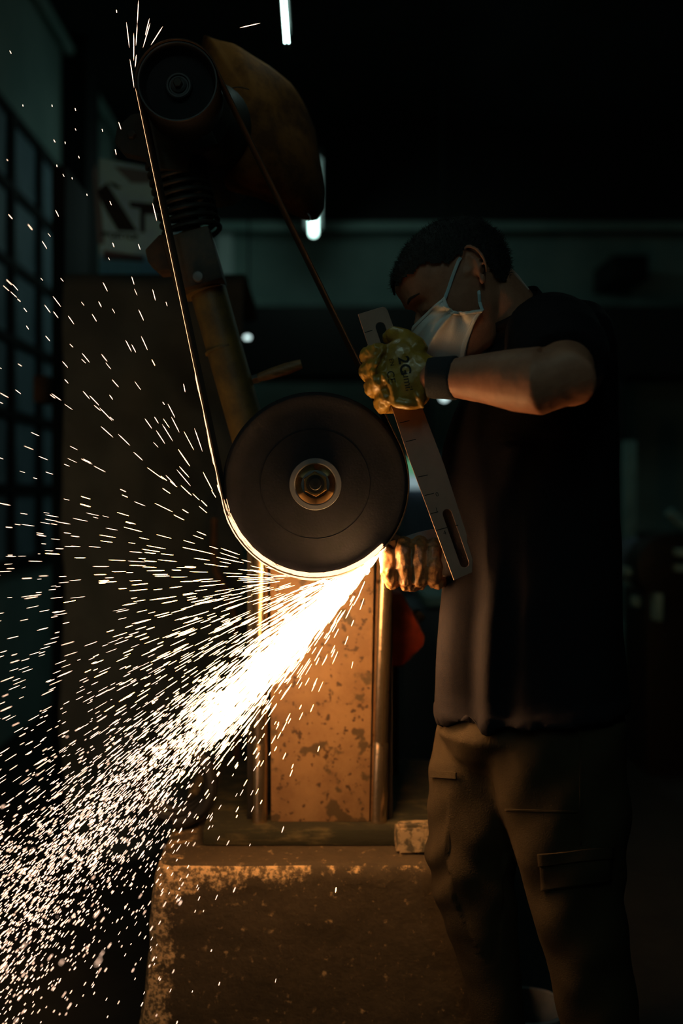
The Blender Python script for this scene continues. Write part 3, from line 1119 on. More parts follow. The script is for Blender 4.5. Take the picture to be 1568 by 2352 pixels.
g = G()
xs = []
g.add([Vector((leanx(620, 622, zp), PYF, zp)), Vector((leanx(858, 848, zp), PYF, zp)), Vector((leanx(858, 848, zp), PYF + .22, zp)), Vector((leanx(620, 622, zp), PYF + .22, zp)),
       Vector((leanx(620, 622, ptop), PYF, ptop)), Vector((leanx(858, 848, ptop), PYF, ptop)), Vector((leanx(858, 848, ptop), PYF + .22, ptop)), Vector((leanx(620, 622, ptop), PYF + .22, ptop))],
      [(0, 3, 2, 1), (4, 5, 6, 7), (0, 1, 5, 4), (1, 2, 6, 5), (2, 3, 7, 6), (3, 0, 4, 7)])
part('pillar_plate', g, M['plate_paint'], grinder, bevel=.003, label='cream pillar plate pitted with dark rust')
g = G()
tr = 19 * PYF / F
for nm, pt, pb, rr_ in (('pillar_tube', 598, 596, 18), ('pillar_tube', 882, 869, 20)):
    r_ = rr_ * PYF / F
    a, b_ = Vector((leanx(pt, pb, zp), PYF + .005, zp - .01)), Vector((leanx(pt, pb, ptop), PYF + .005, ptop))
    m1, m2 = a.lerp(b_, .30), a.lerp(b_, .315)
    part(nm, G().tube([a, a.lerp(b_, .14), a.lerp(b_, .29), a.lerp(b_, .295), a.lerp(b_, .30), b_], [r_, r_, r_, r_ * .94, r_, r_], 28), M['tube_steel'], grinder, angle=60)
    part('side_rail', G().box((a.x - r_ - .012 if pt < 700 else a.x + r_ * .3, PYF + .02, zp), (a.x - r_ * .3 if pt < 700 else a.x + r_ + .014, PYF + .12, ptop)), M['dark_metal'], grinder, bevel=.002)
# head casting joining pillar, arm and wheel shaft
g = obox(Vector((px_x(700, 2.3), 2.33, px_z(1130, 2.3))), .13, .07, .14, Matrix.Identity(3))
part('head_casting', g, M['dark_metal'], grinder, bevel=.03)

# ================================================================== THE SLOTTED PLATE AND THE WORKPIECE
RY = 1.86


def wx(p, Y=RY):
    return (px_x(p[0], Y), px_z(p[1], Y))


def slot(a, b, r, n=10):
    a, b = Vector(a), Vector(b)
    dd = (b - a).normalized()
    pe = Vector((-dd.y, dd.x))
    pts = []
    for i in range(n + 1):
        t_ = PI * i / n
        pts.append(a + pe * r * math.cos(t_) - dd * r * math.sin(t_))
    for i in range(n + 1):
        t_ = PI * i / n
        pts.append(b - pe * r * math.cos(t_) + dd * r * math.sin(t_))
    return [tuple(p) for p in pts]


out = [(821.6, 721.5), (878, 704.5), (885, 706), (890, 713), (906, 758), (969, 934), (1020, 1068), (1072, 1228), (1073, 1245), (1085, 1284), (1084, 1315), (1042, 1333),
       (1000, 1220), (936, 1046), (903.5, 948), (841.5, 783)]
h1 = slot((873.5, 751), (925, 900), 11)
h2 = slot((1026.5, 1180), (1066.5, 1293), 10.4)
g = G()
g.prism([wx(p) for p in out], RY, RY + .004, [[wx(p) for p in h1], [wx(p) for p in h2]])
plate = part('slotted_plate', g, M['plate_steel'], smooth=False, bevel=0)
bv = plate.modifiers.new('bev', 'BEVEL')
bv.width = .0006
bv.segments = 1
tag(plate, 'long slotted steel measuring plate held upright by the yellow glove', 'plate')
ticks = [((917.5, 971.5), (940, 966)), ((931.5, 1014.5), (955, 1009)), ((959.6, 1095.6), (982, 1091)), ((975, 1138), (996, 1133)), ((989, 1180), (1006, 1175.5)),
         ((1001, 1218.5), (1028, 1211)), ((1045, 1208), (1052, 1206)), ((837, 764), (855, 758.5))]
for (a, b_) in ticks:
    A, B = W(*a, RY), W(*b_, RY)
    dd = (B - A).normalized() * 1.0
    nn = Vector((-dd.z, 0, dd.x)) * .0008
    g = G()
    up = Vector((0, -.0003, 0))
    g.add([A - nn + up, B - nn + up, B + nn + up, A + nn + up, A - nn - up * 3, B - nn - up * 3, B + nn - up * 3, A + nn - up * 3],
          [(0, 1, 2, 3), (7, 6, 5, 4), (0, 4, 5, 1), (1, 5, 6, 2), (2, 6, 7, 3), (3, 7, 4, 0)])
    part('tick_mark', g, M['ink'], plate, smooth=False)
for (s_, p) in (('0', (1003.6, 1136)), ('1', (1002.5, 1171)), ('4', (1021, 1224))):
    text_obj('number', s_, .0115, W(*p, RY - .0002), Matrix.Rotation(math.radians(-16), 4, 'Y') @ RX, M['ink'], plate, .0002)

# ground sheet resting on the belt
WY = 1.935
g = G()
g.prism([wx(p, WY) for p in ((886, 1256), (893, 1240), (906, 1226), (925, 1234), (962, 1222), (1004, 1213), (1036, 1218), (1042, 1318), (1010, 1322), (960, 1318), (905, 1296), (884, 1272))], WY, WY + .004)
work = part('sheet_workpiece', g, M['plate_steel2'], smooth=False)
tag(work, 'small flat steel sheet pressed on the belt by the lower glove', 'workpiece')
g = G()
g.prism([wx(p, WY) for p in ((878, 1262), (887, 1248), (892, 1243), (907, 1240), (908, 1262), (884, 1262))], WY - .006, WY - .001)  # orange patch painted where the sparks light the corner
part('lit_tip', g, M['plate_paint'], work, smooth=False, label='orange corner of the sheet, spark light put into its colour')

# ================================================================== THE WORKER
person = thing('person', (px_x(1220, 1.95), 1.95, 0),
               'worker in navy t-shirt, dusty trousers and white face mask bending over the grinder', 'person')
PHI = math.radians(38)
HY = 1.95
e = W(1082, 628, 1.868)
HO = Vector((e.x, HY, e.z))
HS = 1.10


def hl(f, u, s=0.0):
    """head-local: forward, up, side (towards the camera) -> world"""
    f, u, s = f * HS, u * HS, s * HS
    return HO + Vector((-math.cos(PHI) * f - math.sin(PHI) * u, -s, -math.sin(PHI) * f + math.cos(PHI) * u))


def hinv(p):
    q = p - HO
    f = (-math.cos(PHI) * q.x - math.sin(PHI) * q.z) / HS
    u = (-math.sin(PHI) * q.x + math.cos(PHI) * q.z) / HS
    return f, u, -q.y / HS


HR = [(-.118, .022, .072, .018), (-.108, .005, .088, .031), (-.088, -.02, .094, .044), (-.062, -.045, .093, .055), (-.035, -.068, .098, .063),
      (-.01, -.082, .101, .069), (.015, -.089, .103, .073), (.04, -.089, .109, .075), (.065, -.082, .107, .073), (.085, -.066, .093, .066),
      (.099, -.045, .068, .052), (.108, -.02, .04, .03)]


def head_rings(gro=0.0, n=36):
    rings = []
    for (u, b, f, hw) in HR:
        ring = []
        cf, hf = (f + b) / 2, (f - b) / 2 + gro
        for j in range(n):
            a = 2 * PI * j / n
            ca, sa = math.cos(a), math.sin(a)
            x = cf + hf * math.copysign(abs(ca) ** .88, ca)
            y = (hw + gro) * math.copysign(abs(sa) ** .88, sa)
            ring.append(hl(x, u + (gro if u > .1 else 0), y))
        rings.append(ring)
    return rings


body = G()
body.rings(head_rings())
# nose
for (f, u, r) in ((.104, .006, .007), (.110, -.004, .0085), (.118, -.015, .0095), (.124, -.027, .0115)):
    body.ell(hl(f, u), (r, r, r * 1.25))
for s in (-1, 1):
    body.ell(hl(.112, -.031, s * .011), (.009, .007, .008))
# ear on the near and far side
for s in (-1, 1):
    def ep(a, b, d):      # a: towards back, b: up (ear axis leans back), d: out from the head
        ca, sa = math.cos(.22), math.sin(.22)
        return hl(-.008 - (a * ca + b * sa), .008 + b * ca - a * sa, s * (.067 + d))
    pts = [ep(.017 * math.sin(t) + .004, .031 * math.cos(t) + .003, .013 + .006 * math.sin(t)) for t in [(-.9 + 3.3 * i / 16) for i in range(17)]]
    body.tube(pts, [.0028 + .0012 * math.sin(PI * i / 16) for i in range(17)], 10, round_ends=True)
    body.ell(ep(.006, -.027, .012), (.007, .005, .010))
    body.tube([ep(.004, .018, .008), ep(.010, .008, .011), ep(.010, -.006, .012), ep(.004, -.015, .010)], .0042, 10, round_ends=True)
    body.ell(ep(.008, .002, .004), (.015, .007, .026), Matrix.Rotation(-PHI + .2, 3, 'Y'))
    body.ell(ep(-.010, -.004, .006), (.004, .005, .006))
# neck
body.tube([hl(-.022, .0), hl(-.030, -.045), W(1180, 735, 1.965), W(1225, 800, 1.98), W(1235, 860, 1.98)], [.058, .056, .060, .075, .10], 28)


def band(py, L, R, hd, Yc=1.98, n=40, e_=.85, tilt=0.0):
    xl, xr = px_x(L, Yc), px_x(R, Yc)
    cx_, a = (xl + xr) / 2, (xr - xl) / 2
    z = px_z(py, Yc)
    out_ = []
    for j in range(n):
        t_ = 2 * PI * j / n
        ca, sa = math.cos(t_), math.sin(t_)
        X = math.copysign(abs(ca) ** e_, ca)
        out_.append(Vector((cx_ + a * X, Yc + hd * math.copysign(abs(sa) ** e_, sa), z + tilt * X)))
    return out_


TB = [(700, 1238, 1318, .08), (722, 1200, 1362, .14), (760, 1158, 1385, .185), (815, 1112, 1398, .20), (880, 1072, 1404, .19), (950, 1042, 1408, .175),
      (1020, 1022, 1412, .16), (1120, 1014, 1414, .145), (1220, 1020, 1415, .14), (1320, 1026, 1418, .140), (1400, 1018, 1422, .147), (1500, 1010, 1428, .158),
      (1580, 1007, 1431, .166)]
body.rings([band(p, L + 22, R - 22, min(hd, .15) - .022) for (p, L, R, hd) in reversed(TB)])
# arms
ARM_L = [(W(1272, 775, 1.83), .060), (W(1288, 830, 1.72), .054), (W(1299, 869, 1.655), .054), (W(1245, 875, 1.668), .0575), (W(1185, 873, 1.70), .054),
         (W(1120, 869, 1.74), .045), (W(1050, 868, 1.775), .036), (W(995, 868, 1.80), .030)]
body.tube([p for p, r in ARM_L], [r for p, r in ARM_L], 28, round_ends=True)
ARM_R = [(W(1285, 790, 2.13), .058), (W(1270, 1000, 2.20), .048), (W(1215, 1190, 2.20), .044), (W(1130, 1265, 2.15), .042), (W(1060, 1300, 2.09), .034), (W(1030, 1305, 2.05), .030)]
body.tube([p for p, r in ARM_R], [r for p, r in ARM_R], 24, round_ends=True)
# legs inside the trousers
for (a, b_, c_, rr_) in (((1110, 1560, 2.0), (1085, 2000, 2.0), (1160, 2440, 2.0), (.06, .05, .04)), ((1290, 1580, 1.93), (1310, 2050, 1.89), (1395, 2500, 1.89), (.07, .055, .045))):
    body.tube([W(*a), W(*b_), W(*c_)], rr_, 20, round_ends=True)


def gauss(d2, r):
    return math.exp(-d2 / (r * r))


def face_disp(p, nn):
    f, u, s = hinv(p)
    if f < .02 or u < -.13 or u > .13 or abs(s) > .1:
        return 0.0006 * fbm(p, 60)
    d = 0.0
    sa = abs(s)
    d -= .011 * gauss((sa - .032) ** 2 + (u - .010) ** 2 * 1.6, .016)      # sockets
    d += .0085 * gauss((sa - .032) ** 2 * .8 + (u - .006) ** 2 * 1.7, .0095)   # closed lids
    d += .006 * gauss((sa - .028) ** 2 * .35 + (u - .031) ** 2 * 2.5, .012)   # brow
    d -= .0025 * gauss((sa - .034) ** 2 * .5 + (u + .006) ** 2 * 9, .012)    # lower crease
    d += .004 * gauss((sa - .045) ** 2 + (u + .022) ** 2, .018)              # cheekbones
    if f > .08 and abs(s) < .012:
        d -= .003 * gauss((u - .012) ** 2, .008)
    return d + .0004 * fbm(p, 80)


skin = organic('body', body, M['skin'], person, voxel=.0036, smooth_it=4, disp=face_disp)

# eyebrow and lash of the near eye
skin_bvh = BVHTree.FromObject(skin, bpy.context.evaluated_depsgraph_get())
SKO = ORG[skin.name]


def cast_on(bvh, org, p0, direc=None):
    """nearest surface point seen from the camera side along the line camera -> p0"""
    o0 = Vector((0, 0, H))
    d_ = (p0 - o0).normalized()
    hit = bvh.ray_cast(o0 + d_ * .3 - org, d_, 6)
    return (hit[0] + org, hit[1]) if hit[0] is not None else (None, None)


def face_line(name, pts, r, m, parent, n=12, off_=.0005):
    out_ = []
    for k in range(n):
        t_ = k / (n - 1) * (len(pts) - 1)
        i = min(int(t_), len(pts) - 2)
        q = [pts[i][j] + (pts[i + 1][j] - pts[i][j]) * (t_ - i) for j in range(3)]
        h = skin_bvh.ray_cast(hl(q[0] + .05, q[1], q[2] + .05) - SKO, (hl(q[0], q[1], q[2]) - hl(q[0] + .05, q[1], q[2] + .05)).normalized(), .2)
        if h[0] is not None:
            out_.append(h[0] + SKO + h[1] * off_)
    if len(out_) > 2:
        part(name, G().tube(out_, [r * (.4 + math.sin(PI * (k + .5) / len(out_))) for k in range(len(out_))], 6), m, parent)


face_line('eyebrow', [(.10, .030, .016), (.095, .034, .030), (.08, .030, .046)], .0020, M['brow'], person)
face_line('eyelash', [(.10, -.002, .020), (.09, -.004, .032), (.08, -.001, .043)], .0010, M['hair'], person)

# hair: close-cropped shell plus short strands
def hairline(f, u, s):
    if f > .055:
        lim = .062 + .3 * max(0, (.075 - abs(s)) - .03) * 0 + (.012 if abs(s) < .03 else 0)
    elif f > .018:
        lim = .030 + (f - .018) * .9
    elif f > -.030:
        lim = .034
    else:
        lim = -.085 + max(0, (f + .075)) * 1.2
    return u - lim + .006 * noise.noise(Vector((f, u, s)) * 120)


g = G()
g.rings(head_rings(.004, 48))
hair_me_keep = lambda p: hairline(*hinv(p)) > 0
hair = organic('hair', g, M['hair'], person, voxel=.004, smooth_it=2,
               disp=lambda p, nn: .0028 + .0030 * noise.noise(p * 170) + .004 * max(0, noise.noise(p * 45)), keep=hair_me_keep)
me = hair.data
ho = ORG[hair.name]
polys = [p for p in me.polygons]
tot = []
V, Fc = [v.co.copy() for v in me.vertices], [tuple(p.vertices) for p in polys]
for k in range(7000):
    p = polys[rng.integers(len(polys))]
    c = p.center + Vector(rng.normal(0, .0015, 3))
    nn = (p.normal + Vector(rng.normal(0, .45, 3))).normalized()
    L_ = rng.uniform(.004, .010)
    t_ = nn.cross(Vector(rng.normal(0, 1, 3))).normalized() * .0005
    i0 = len(V)
    V += [c - t_, c + t_, c + nn * L_]
    Fc.append((i0, i0 + 1, i0 + 2))
nm = bpy.data.meshes.new('hair')
nm.from_pydata([tuple(v) for v in V], [], Fc)
nm.materials.append(M['hair'])
nm.polygons.foreach_set('use_smooth', [True] * len(Fc))
hair.data = nm

# face mask
At, Ab = (.060, -.003, .0715), (.0186, -.062, .068)
CE = [(0, (.121, -.004)), (.22, (.142, -.028)), (.5, (.137, -.064)), (.78, (.124, -.098)), (1, (.094, -.124))]


def mask_pt(u, v, off_=0.0):
    for i in range(len(CE) - 1):
        if CE[i][0] <= v <= CE[i + 1][0]:
            k = (v - CE[i][0]) / (CE[i + 1][0] - CE[i][0])
            k = k * k * (3 - 2 * k) * .5 + k * .5
            cf = CE[i][1][0] * (1 - k) + CE[i + 1][1][0] * k
            cu = CE[i][1][1] * (1 - k) + CE[i + 1][1][1] * k
            break
    sf, su, ss = [At[i] * (1 - v) + Ab[i] * v for i in range(3)]
    sf += .022 * math.sin(PI * v) ** 1.2      # side edge pulled forward by its gathers
    t_ = abs(u) * PI / 2
    f = sf + (cf - sf) * math.cos(t_) ** 1.35
    s = ss * math.sin(t_) ** 1.12
    us = su + (0 if v < .5 else -.0)
    U = cu + (us - cu) * math.sin(t_) ** 1.3
    # gathers radiating from the side edge
    x_, y_ = abs(u), v
    ang = math.atan2(y_ - .52, (1.08 - x_) * 1.3)
    fold = 1.8 * (.0048 * math.sin(ang * 6.5 + 1.1) + .0022 * math.sin(ang * 15 + .4 + 2 * x_)) * min(1, (1.1 - x_) * 3.0) * (0.30 + .9 * x_)
    fold *= math.sin(PI * min(max(v, .04), .97)) ** .4
    fold += .0022 * noise.noise(Vector((x_ * 5, y_ * 6, 3 * (u > 0))))
    d_ = Vector((math.cos(t_) * .9 + .1, 0, math.sin(t_) + .02)).normalized() * (fold + off_)
    return hl(f + d_.x, U, (s + d_.z) * (1 if u > 0 else -1))


NU, NV = 72, 44
g = G()
g.rings([[mask_pt(-1 + 2 * i / NU, j / NV) for i in range(NU + 1)] for j in range(NV + 1)], cap=False, closed=False)
mask = part('face_mask', g, M['mask'], person, angle=180)
mask.modifiers.new('s', 'SOLIDIFY').thickness = .0012
g = G()
for (v0, v1) in ((0.0, .075), (.93, 1.0)):
    g.rings([[mask_pt(-1 + 2 * i / NU, v0 + (v1 - v0) * j / 3, .0014 + (.0008 if j in (1, 2) else 0)) for i in range(NU + 1)] for j in range(4)], cap=False, closed=False)
for sgn in (-1, 1):
    g.rings([[mask_pt(sgn * (1 - .11 * j / 3), v_i / 40, .0015 + .0007 * (v_i % 2)) for v_i in range(41)] for j in range(4)], cap=False, closed=False)
part('mask_hem', g, M['mask'], mask, angle=180).modifiers.new('s', 'SOLIDIFY').thickness = .001
for pts in ([mask_pt(.97, .04), W(1028, 668, 1.876), W(1040, 632, 1.866), W(1052, 600, 1.862), W(1066, 580, 1.876)],
            [mask_pt(.97, .97), W(1101, 694, 1.884), W(1100, 676, 1.878), W(1098, 660, 1.884)]):
    part('ear_loop', G().tube(pts, .0032, 8, flat=.45), M['strap'], mask)


# shirt
def P2(p):
    return CX + p.x * F / p.y, CY + (H - p.z) * F / p.y


sh_g = G()
rb = [band(p, L, R, hd) for (p, L, R, hd) in TB]
last = band(1628, 1010, 1432, .165, 1.96, tilt=.014)
rings = list(reversed(rb + [last]))
sh_g.rings(rings)
sh_g.tube([W(1262, 775, 1.84), W(1272, 790, 1.79), W(1286, 820, 1.735), W(1297, 850, 1.69)], [.085, .088, .085, .074], 30)
sh_g.tube([W(1285, 790, 2.10), W(1275, 960, 2.18)], [.085, .075], 26)
sh_g.tube([hl(-.035, -.085), W(1205, 765, 1.97)], [.064, .085], 26)


def shirt_disp(p, nn):
    X, Yp = P2(p)
    d = .0035 * fbm(p, 7)
    k = min(1, max(0, (Yp - 1150) / 250))
    if X < 1200 and p.y < 2.02:
        q = (X - 1028 - (1560 - Yp) * .045) / 62
        fall = math.exp(-max(0, (X - 1110)) / 45)
        d += k * .0165 * math.cos(q * PI * 1.0 * 1.25) * fall
        # diagonal pull from the plate towards the chest
    l_ = (X - 1085) * .93 - (1290 - Yp) * .36
    d += .006 * gauss((l_ / 26) ** 2, 1) * min(1, max(0, (1330 - Yp) / 200)) * (1 if 1020 < Yp < 1330 else 0)
    if Yp > 1250:
        d += .006 * math.sin((Yp + .55 * X) / 62) * min(1, (Yp - 1250) / 300) * .6
    if Yp < 1000 and X > 1100:
        d += .004 * math.sin((X * .7 + Yp) / 19) * noise.noise(p * 9)
    hz_ = p.z - (px_z(1628, 1.96) + .014 * (p.x - px_x(1221, 1.96)) / .18)
    if hz_ < .020:
        d += .0022
    return d


shirt = organic('shirt', sh_g, M['navy'], person, voxel=.0058, smooth_it=6, disp=shirt_disp)
# collar
g = G()
cpts = [hl(-.035, -.085) + Vector((.004 * 0, 0, 0)), ]
axn = (W(1205, 765, 1.97) - hl(-.035, -.085)).normalized()
part('collar', G().tube([hl(-.035, -.085) - axn * .006, hl(-.035, -.085) + axn * .012], [.0655, .068], 30, cap=False), M['navy'], shirt).modifiers.new('s', 'SOLIDIFY').thickness = .003

# trousers
tg = G()
tg.rings(list(reversed([band(1570, 1046, 1400, .10, 1.965), band(1622, 1024, 1424, .122, 1.955), band(1680, 1005, 1432, .128, 1.945), band(1730, 1034, 1425, .085, 1.94), band(1790, 1110, 1390, .035, 1.94)])))
LF = [(1650, 1012, 1230, .070), (1720, 993, 1200, .084), (1800, 986, 1192, .086), (1900, 979, 1186, .084), (1960, 979, 1182, .082), (2050, 992, 1182, .078), (2150, 1030, 1188, .072),
      (2250, 1066, 1196, .066), (2352, 1090, 1204, .064), (2475, 1112, 1214, .062)]
LN = [(1650, 1100, 1430, .080), (1720, 1108, 1437, .092), (1800, 1132, 1440, .095), (1900, 1165, 1440, .096), (1960, 1180, 1432, .095), (2050, 1206, 1428, .088), (2150, 1236, 1436, .08),
      (2250, 1264, 1452, .074), (2352, 1288, 1466, .07), (2560, 1330, 1486, .068)]
tg.rings(list(reversed([band(p, L, R, hd, 2.0) for (p, L, R, hd) in LF])))
tg.rings(list(reversed([band(p, L, R, hd, 1.895) for (p, L, R, hd) in LN])))


def tr_disp(p, nn):
    X, Yp = P2(p)
    d = .003 * fbm(p, 8)
    if p.y > 1.93:      # far leg
        d += .0045 * math.sin((Yp + .42 * X) / 17 + 1.5 * noise.noise(p * 10)) * gauss(((Yp - 1960) / 150) ** 2, 1)
        d += .003 * math.sin((Yp - .3 * X) / 21) * gauss(((Yp - 1740) / 80) ** 2, 1)
    else:
        d += .004 * math.sin((Yp * 1.0 - .35 * X) / 26 + 2 * noise.noise(p * 7)) * gauss(((Yp - 2080) / 180) ** 2, 1)
        d += .0025 * math.sin((Yp * .7 + X) / 24)
    return d


tro = organic('trousers', tg, M['trousers'], person, voxel=.0062, smooth_it=5, disp=tr_disp)
tb = BVHTree.FromObject(tro, bpy.context.evaluated_depsgraph_get())


def patch(name, corners, bvh, org, m, parent, off_=.003, n=16, thick=.003):
    a, b_, c_, d_ = corners
    rr_ = []
    for j in range(n + 1):
        row = []
        for i in range(n + 1):
            u_, v2 = i / n, j / n
            px = (a[0] * (1 - u_) + b_[0] * u_) * (1 - v2) + (d_[0] * (1 - u_) + c_[0] * u_) * v2
            py = (a[1] * (1 - u_) + b_[1] * u_) * (1 - v2) + (d_[1] * (1 - u_) + c_[1] * u_) * v2
            h, nn = cast_on(bvh, org, W(px, py, 2.0))
            if h is None:
                return None
            row.append(h + nn * off_)
        rr_.append(row)
    g = G()
    g.rings(rr_, cap=False, closed=False)
    o = part(name, g, m, parent, angle=60)
    s_ = o.modifiers.new('s', 'SOLIDIFY')
    s_.thickness = thick
    s_.offset = 0
    return o


patch('pocket', [(1002, 1660), (1052, 1652), (1050, 1788), (993, 1785)], tb, ORG['trousers'], M['trousers'], tro)
patch('pocket_hem', [(994, 1770), (1050, 1773), (1050, 1788), (993, 1785)], tb, ORG['trousers'], M['trousers'], tro, .0055)
patch('cargo_pocket', [(1238, 1965), (1402, 1950), (1400, 2020), (1245, 2045)], tb, ORG['trousers'], M['trousers'], tro, .004)
patch('pocket_flap', [(1236, 1958), (1404, 1944), (1403, 1968), (1238, 1985)], tb, ORG['trousers'], M['trousers'], tro, .007)
patch('side_seam', [(1328, 1610), (1333, 1610), (1336, 1940), (1331, 1940)], tb, ORG['trousers'], M['trousers'], tro, .0015, 20, .002)
patch('thigh_seam', [(1160, 1857), (1325, 1862), (1325, 1866), (1160, 1861)], tb, ORG['trousers'], M['trousers'], tro, .0015, 20, .002)

# boots
for (cx_, yy) in ((px_x(1150, 2.0), 2.0), (px_x(1395, 1.89), 1.89)):
    g = G()
    g.rings([[Vector((cx_ - .06 + (.14 * k) * math.cos(a) - .0, yy + .046 * k * math.sin(a), z)) for a in (2 * PI * j / 28 for j in range(28))]
             for z, k in ((.0, 1.0), (.02, 1.03), (.045, 1.0), (.065, .86), (.08, .6))])
    g.tube([(cx_, yy, .03), (cx_ + .005, yy, .14)], [.05, .046], 22, round_ends=True)
    bt = organic('boot', g, M['dark_metal'], person, voxel=.006, smooth_it=6)
    part('sole', G().rings([[Vector((cx_ - .06 + .146 * math.cos(a), yy + .05 * math.sin(a), z)) for a in (2 * PI * j / 28 for j in range(28))] for z in (0, .018)]), M['rubber_edge'], bt)


# gloves
def glove_wr(amp0, sc_, calm=9999, st=1.0):
    def f(p, nn):
        amp = amp0 * (.3 if P2(p)[0] > calm else 1.0)
        q = Vector((p.x, p.y, p.z * st))
        r = abs(noise.noise(q * sc_))
        return amp * (.5 - 2.4 * r) + amp * .5 * noise.noise(q * sc_ * 2.5)
    return f


gl = G()
gl.tube([W(1000, 868, 1.805), W(965, 866, 1.812), W(930, 858, 1.82), W(895, 850, 1.825)], [.034, .046, .053, .046], 26, flat=.52, round_ends=True)
gl.ell(W(945, 880, 1.815), (.040, .026, .050))
gl.ell(W(925, 828, 1.818), (.040, .024, .042))
FING = [((905, 812), (862, 806), (842, 816), 802), ((900, 842), (858, 842), (842, 853), 0), ((900, 874), (866, 878), (853, 890), 0), ((912, 902), (888, 912), (876, 926), 0)]
for k, (a, b_, c_, _) in enumerate(FING):
    r = (.0150, .0158, .0155, .0160)[k]
    gl.tube([W(*a, 1.822), W(*b_, 1.815), W(c_[0], c_[1], 1.838), W(c_[0] + 4, c_[1] + 6, 1.868), W(c_[0] + 26, c_[1] + 6, 1.883), W(c_[0] + 48, c_[1] + 2, 1.884)],
            [r * 1.05, r, r, r, r * .93, r * .8], 16, round_ends=True)
gl.tube([W(955, 800, 1.82), W(925, 775, 1.828), W(905, 768, 1.845), W(892, 776, 1.876)], [.022, .018, .0155, .013], 16, round_ends=True)
# loose folds at the heel
gl.tube([W(948, 892, 1.800), W(962, 912, 1.795), W(970, 934, 1.802)], [.006, .0075, .004], 10, round_ends=True)
gl.tube([W(910, 925, 1.805), W(938, 930, 1.802), W(965, 930, 1.806)], [.010, .010, .006], 10, round_ends=True)
gl.tube([W(880, 862, 1.800), W(898, 885, 1.795), W(905, 915, 1.80)], [.005, .007, .005], 10, round_ends=True)
gl.tube([W(880, 800, 1.803), W(862, 835, 1.80), W(852, 862, 1.805)], [.005, .006, .004], 10, round_ends=True)
glove1 = organic('glove', gl, M['glove_yellow'], person, voxel=.0028, smooth_it=3, disp=glove_wr(.0024, 62, 888), label='yellow coated glove with black print')
gb = BVHTree.FromObject(glove1, bpy.context.evaluated_depsgraph_get())


def on_glove(name, s_, size, px, py, ang, bold=0.0):
    o = text_obj(name, s_, size, W(px, py, 1.7), Matrix.Rotation(math.radians(ang), 4, 'Y') @ RX, M['ink'], glove1, 0, bold)
    og = ORG[o.name]
    for v in o.data.vertices:
        wv = v.co + og
        k = 1.78 / 1.7
        tgt = Vector((wv.x * k, 1.78, H + (wv.z - H) * k))
        h, nn = cast_on(gb, ORG[glove1.name], tgt)
        if h is not None:
            v.co = h - Vector((0, .0007, 0)) - og
    o.data.update()


on_glove('lettering', '2G', .026, 928, 840, 80, .0006)
on_glove('lettering', '.umil', .019, 935, 874, 80)
on_glove('lettering', 'CE', .018, 897, 866, 80)
on_glove('lettering', 'EN', .010, 899, 832, 80)

part('wrist_cuff', G().tube([W(984, 868, 1.803), W(996, 868, 1.80), W(1022, 868, 1.79), W(1044, 868, 1.779), W(1049, 868, 1.777)], [.036, .0375, .0385, .0395, .037], 30, cap=False),
     M['cuff'], person).modifiers.new('s', 'SOLIDIFY').thickness = .003

gl = G()
gl.ell(W(968, 1292, 1.96), (.058, .020, .044))
gl.tube([W(1010, 1300, 1.985), W(1045, 1303, 2.05)], [.036, .036], 18, round_ends=True)
FX = [(892, 1268, 1350, .0142, -6), (930, 1252, 1352, .0150, -2), (966, 1250, 1350, .0150, 3), (1001, 1256, 1346, .0150, 6)]
for (x, yt, yb, r, tl) in FX:
    gl.tube([W(x + 14, 1292, 1.955), W(x + 6, yt + 3, 1.935), W(x + 1, yt - 2, 1.905), W(x - 1, yt + 14, 1.882), W(x, (yt + yb) / 2 + 6, 1.872), W(x + 3 - tl, yb - 16, 1.877), W(x + 6 - tl, yb - 6, 1.902)],
            [r * .9, r, r, r * 1.04, r * 1.1, r, r * .9], 16, round_ends=True)
gl.tube([W(985, 1330, 1.875), W(1010, 1345, 1.885), W(1022, 1340, 1.91)], [.010, .011, .010], 12, round_ends=True)
gl.tube([W(935, 1353, 1.885), W(955, 1352, 1.89)], [.009, .010], 12, round_ends=True)
for v in gl.v:
    v.y += .03
glove2 = organic('glove', gl, M['glove_brown'], person, voxel=.0026, smooth_it=2, disp=glove_wr(.0020, 75, 9999, .38), label='worn brown leather glove')
part('wrist_cuff', G().tube([W(1022, 1305, 2.03), W(1062, 1300, 2.09)], [.040, .041], 26, cap=False), M['cuff'], person).modifiers.new('s', 'SOLIDIFY').thickness = .003

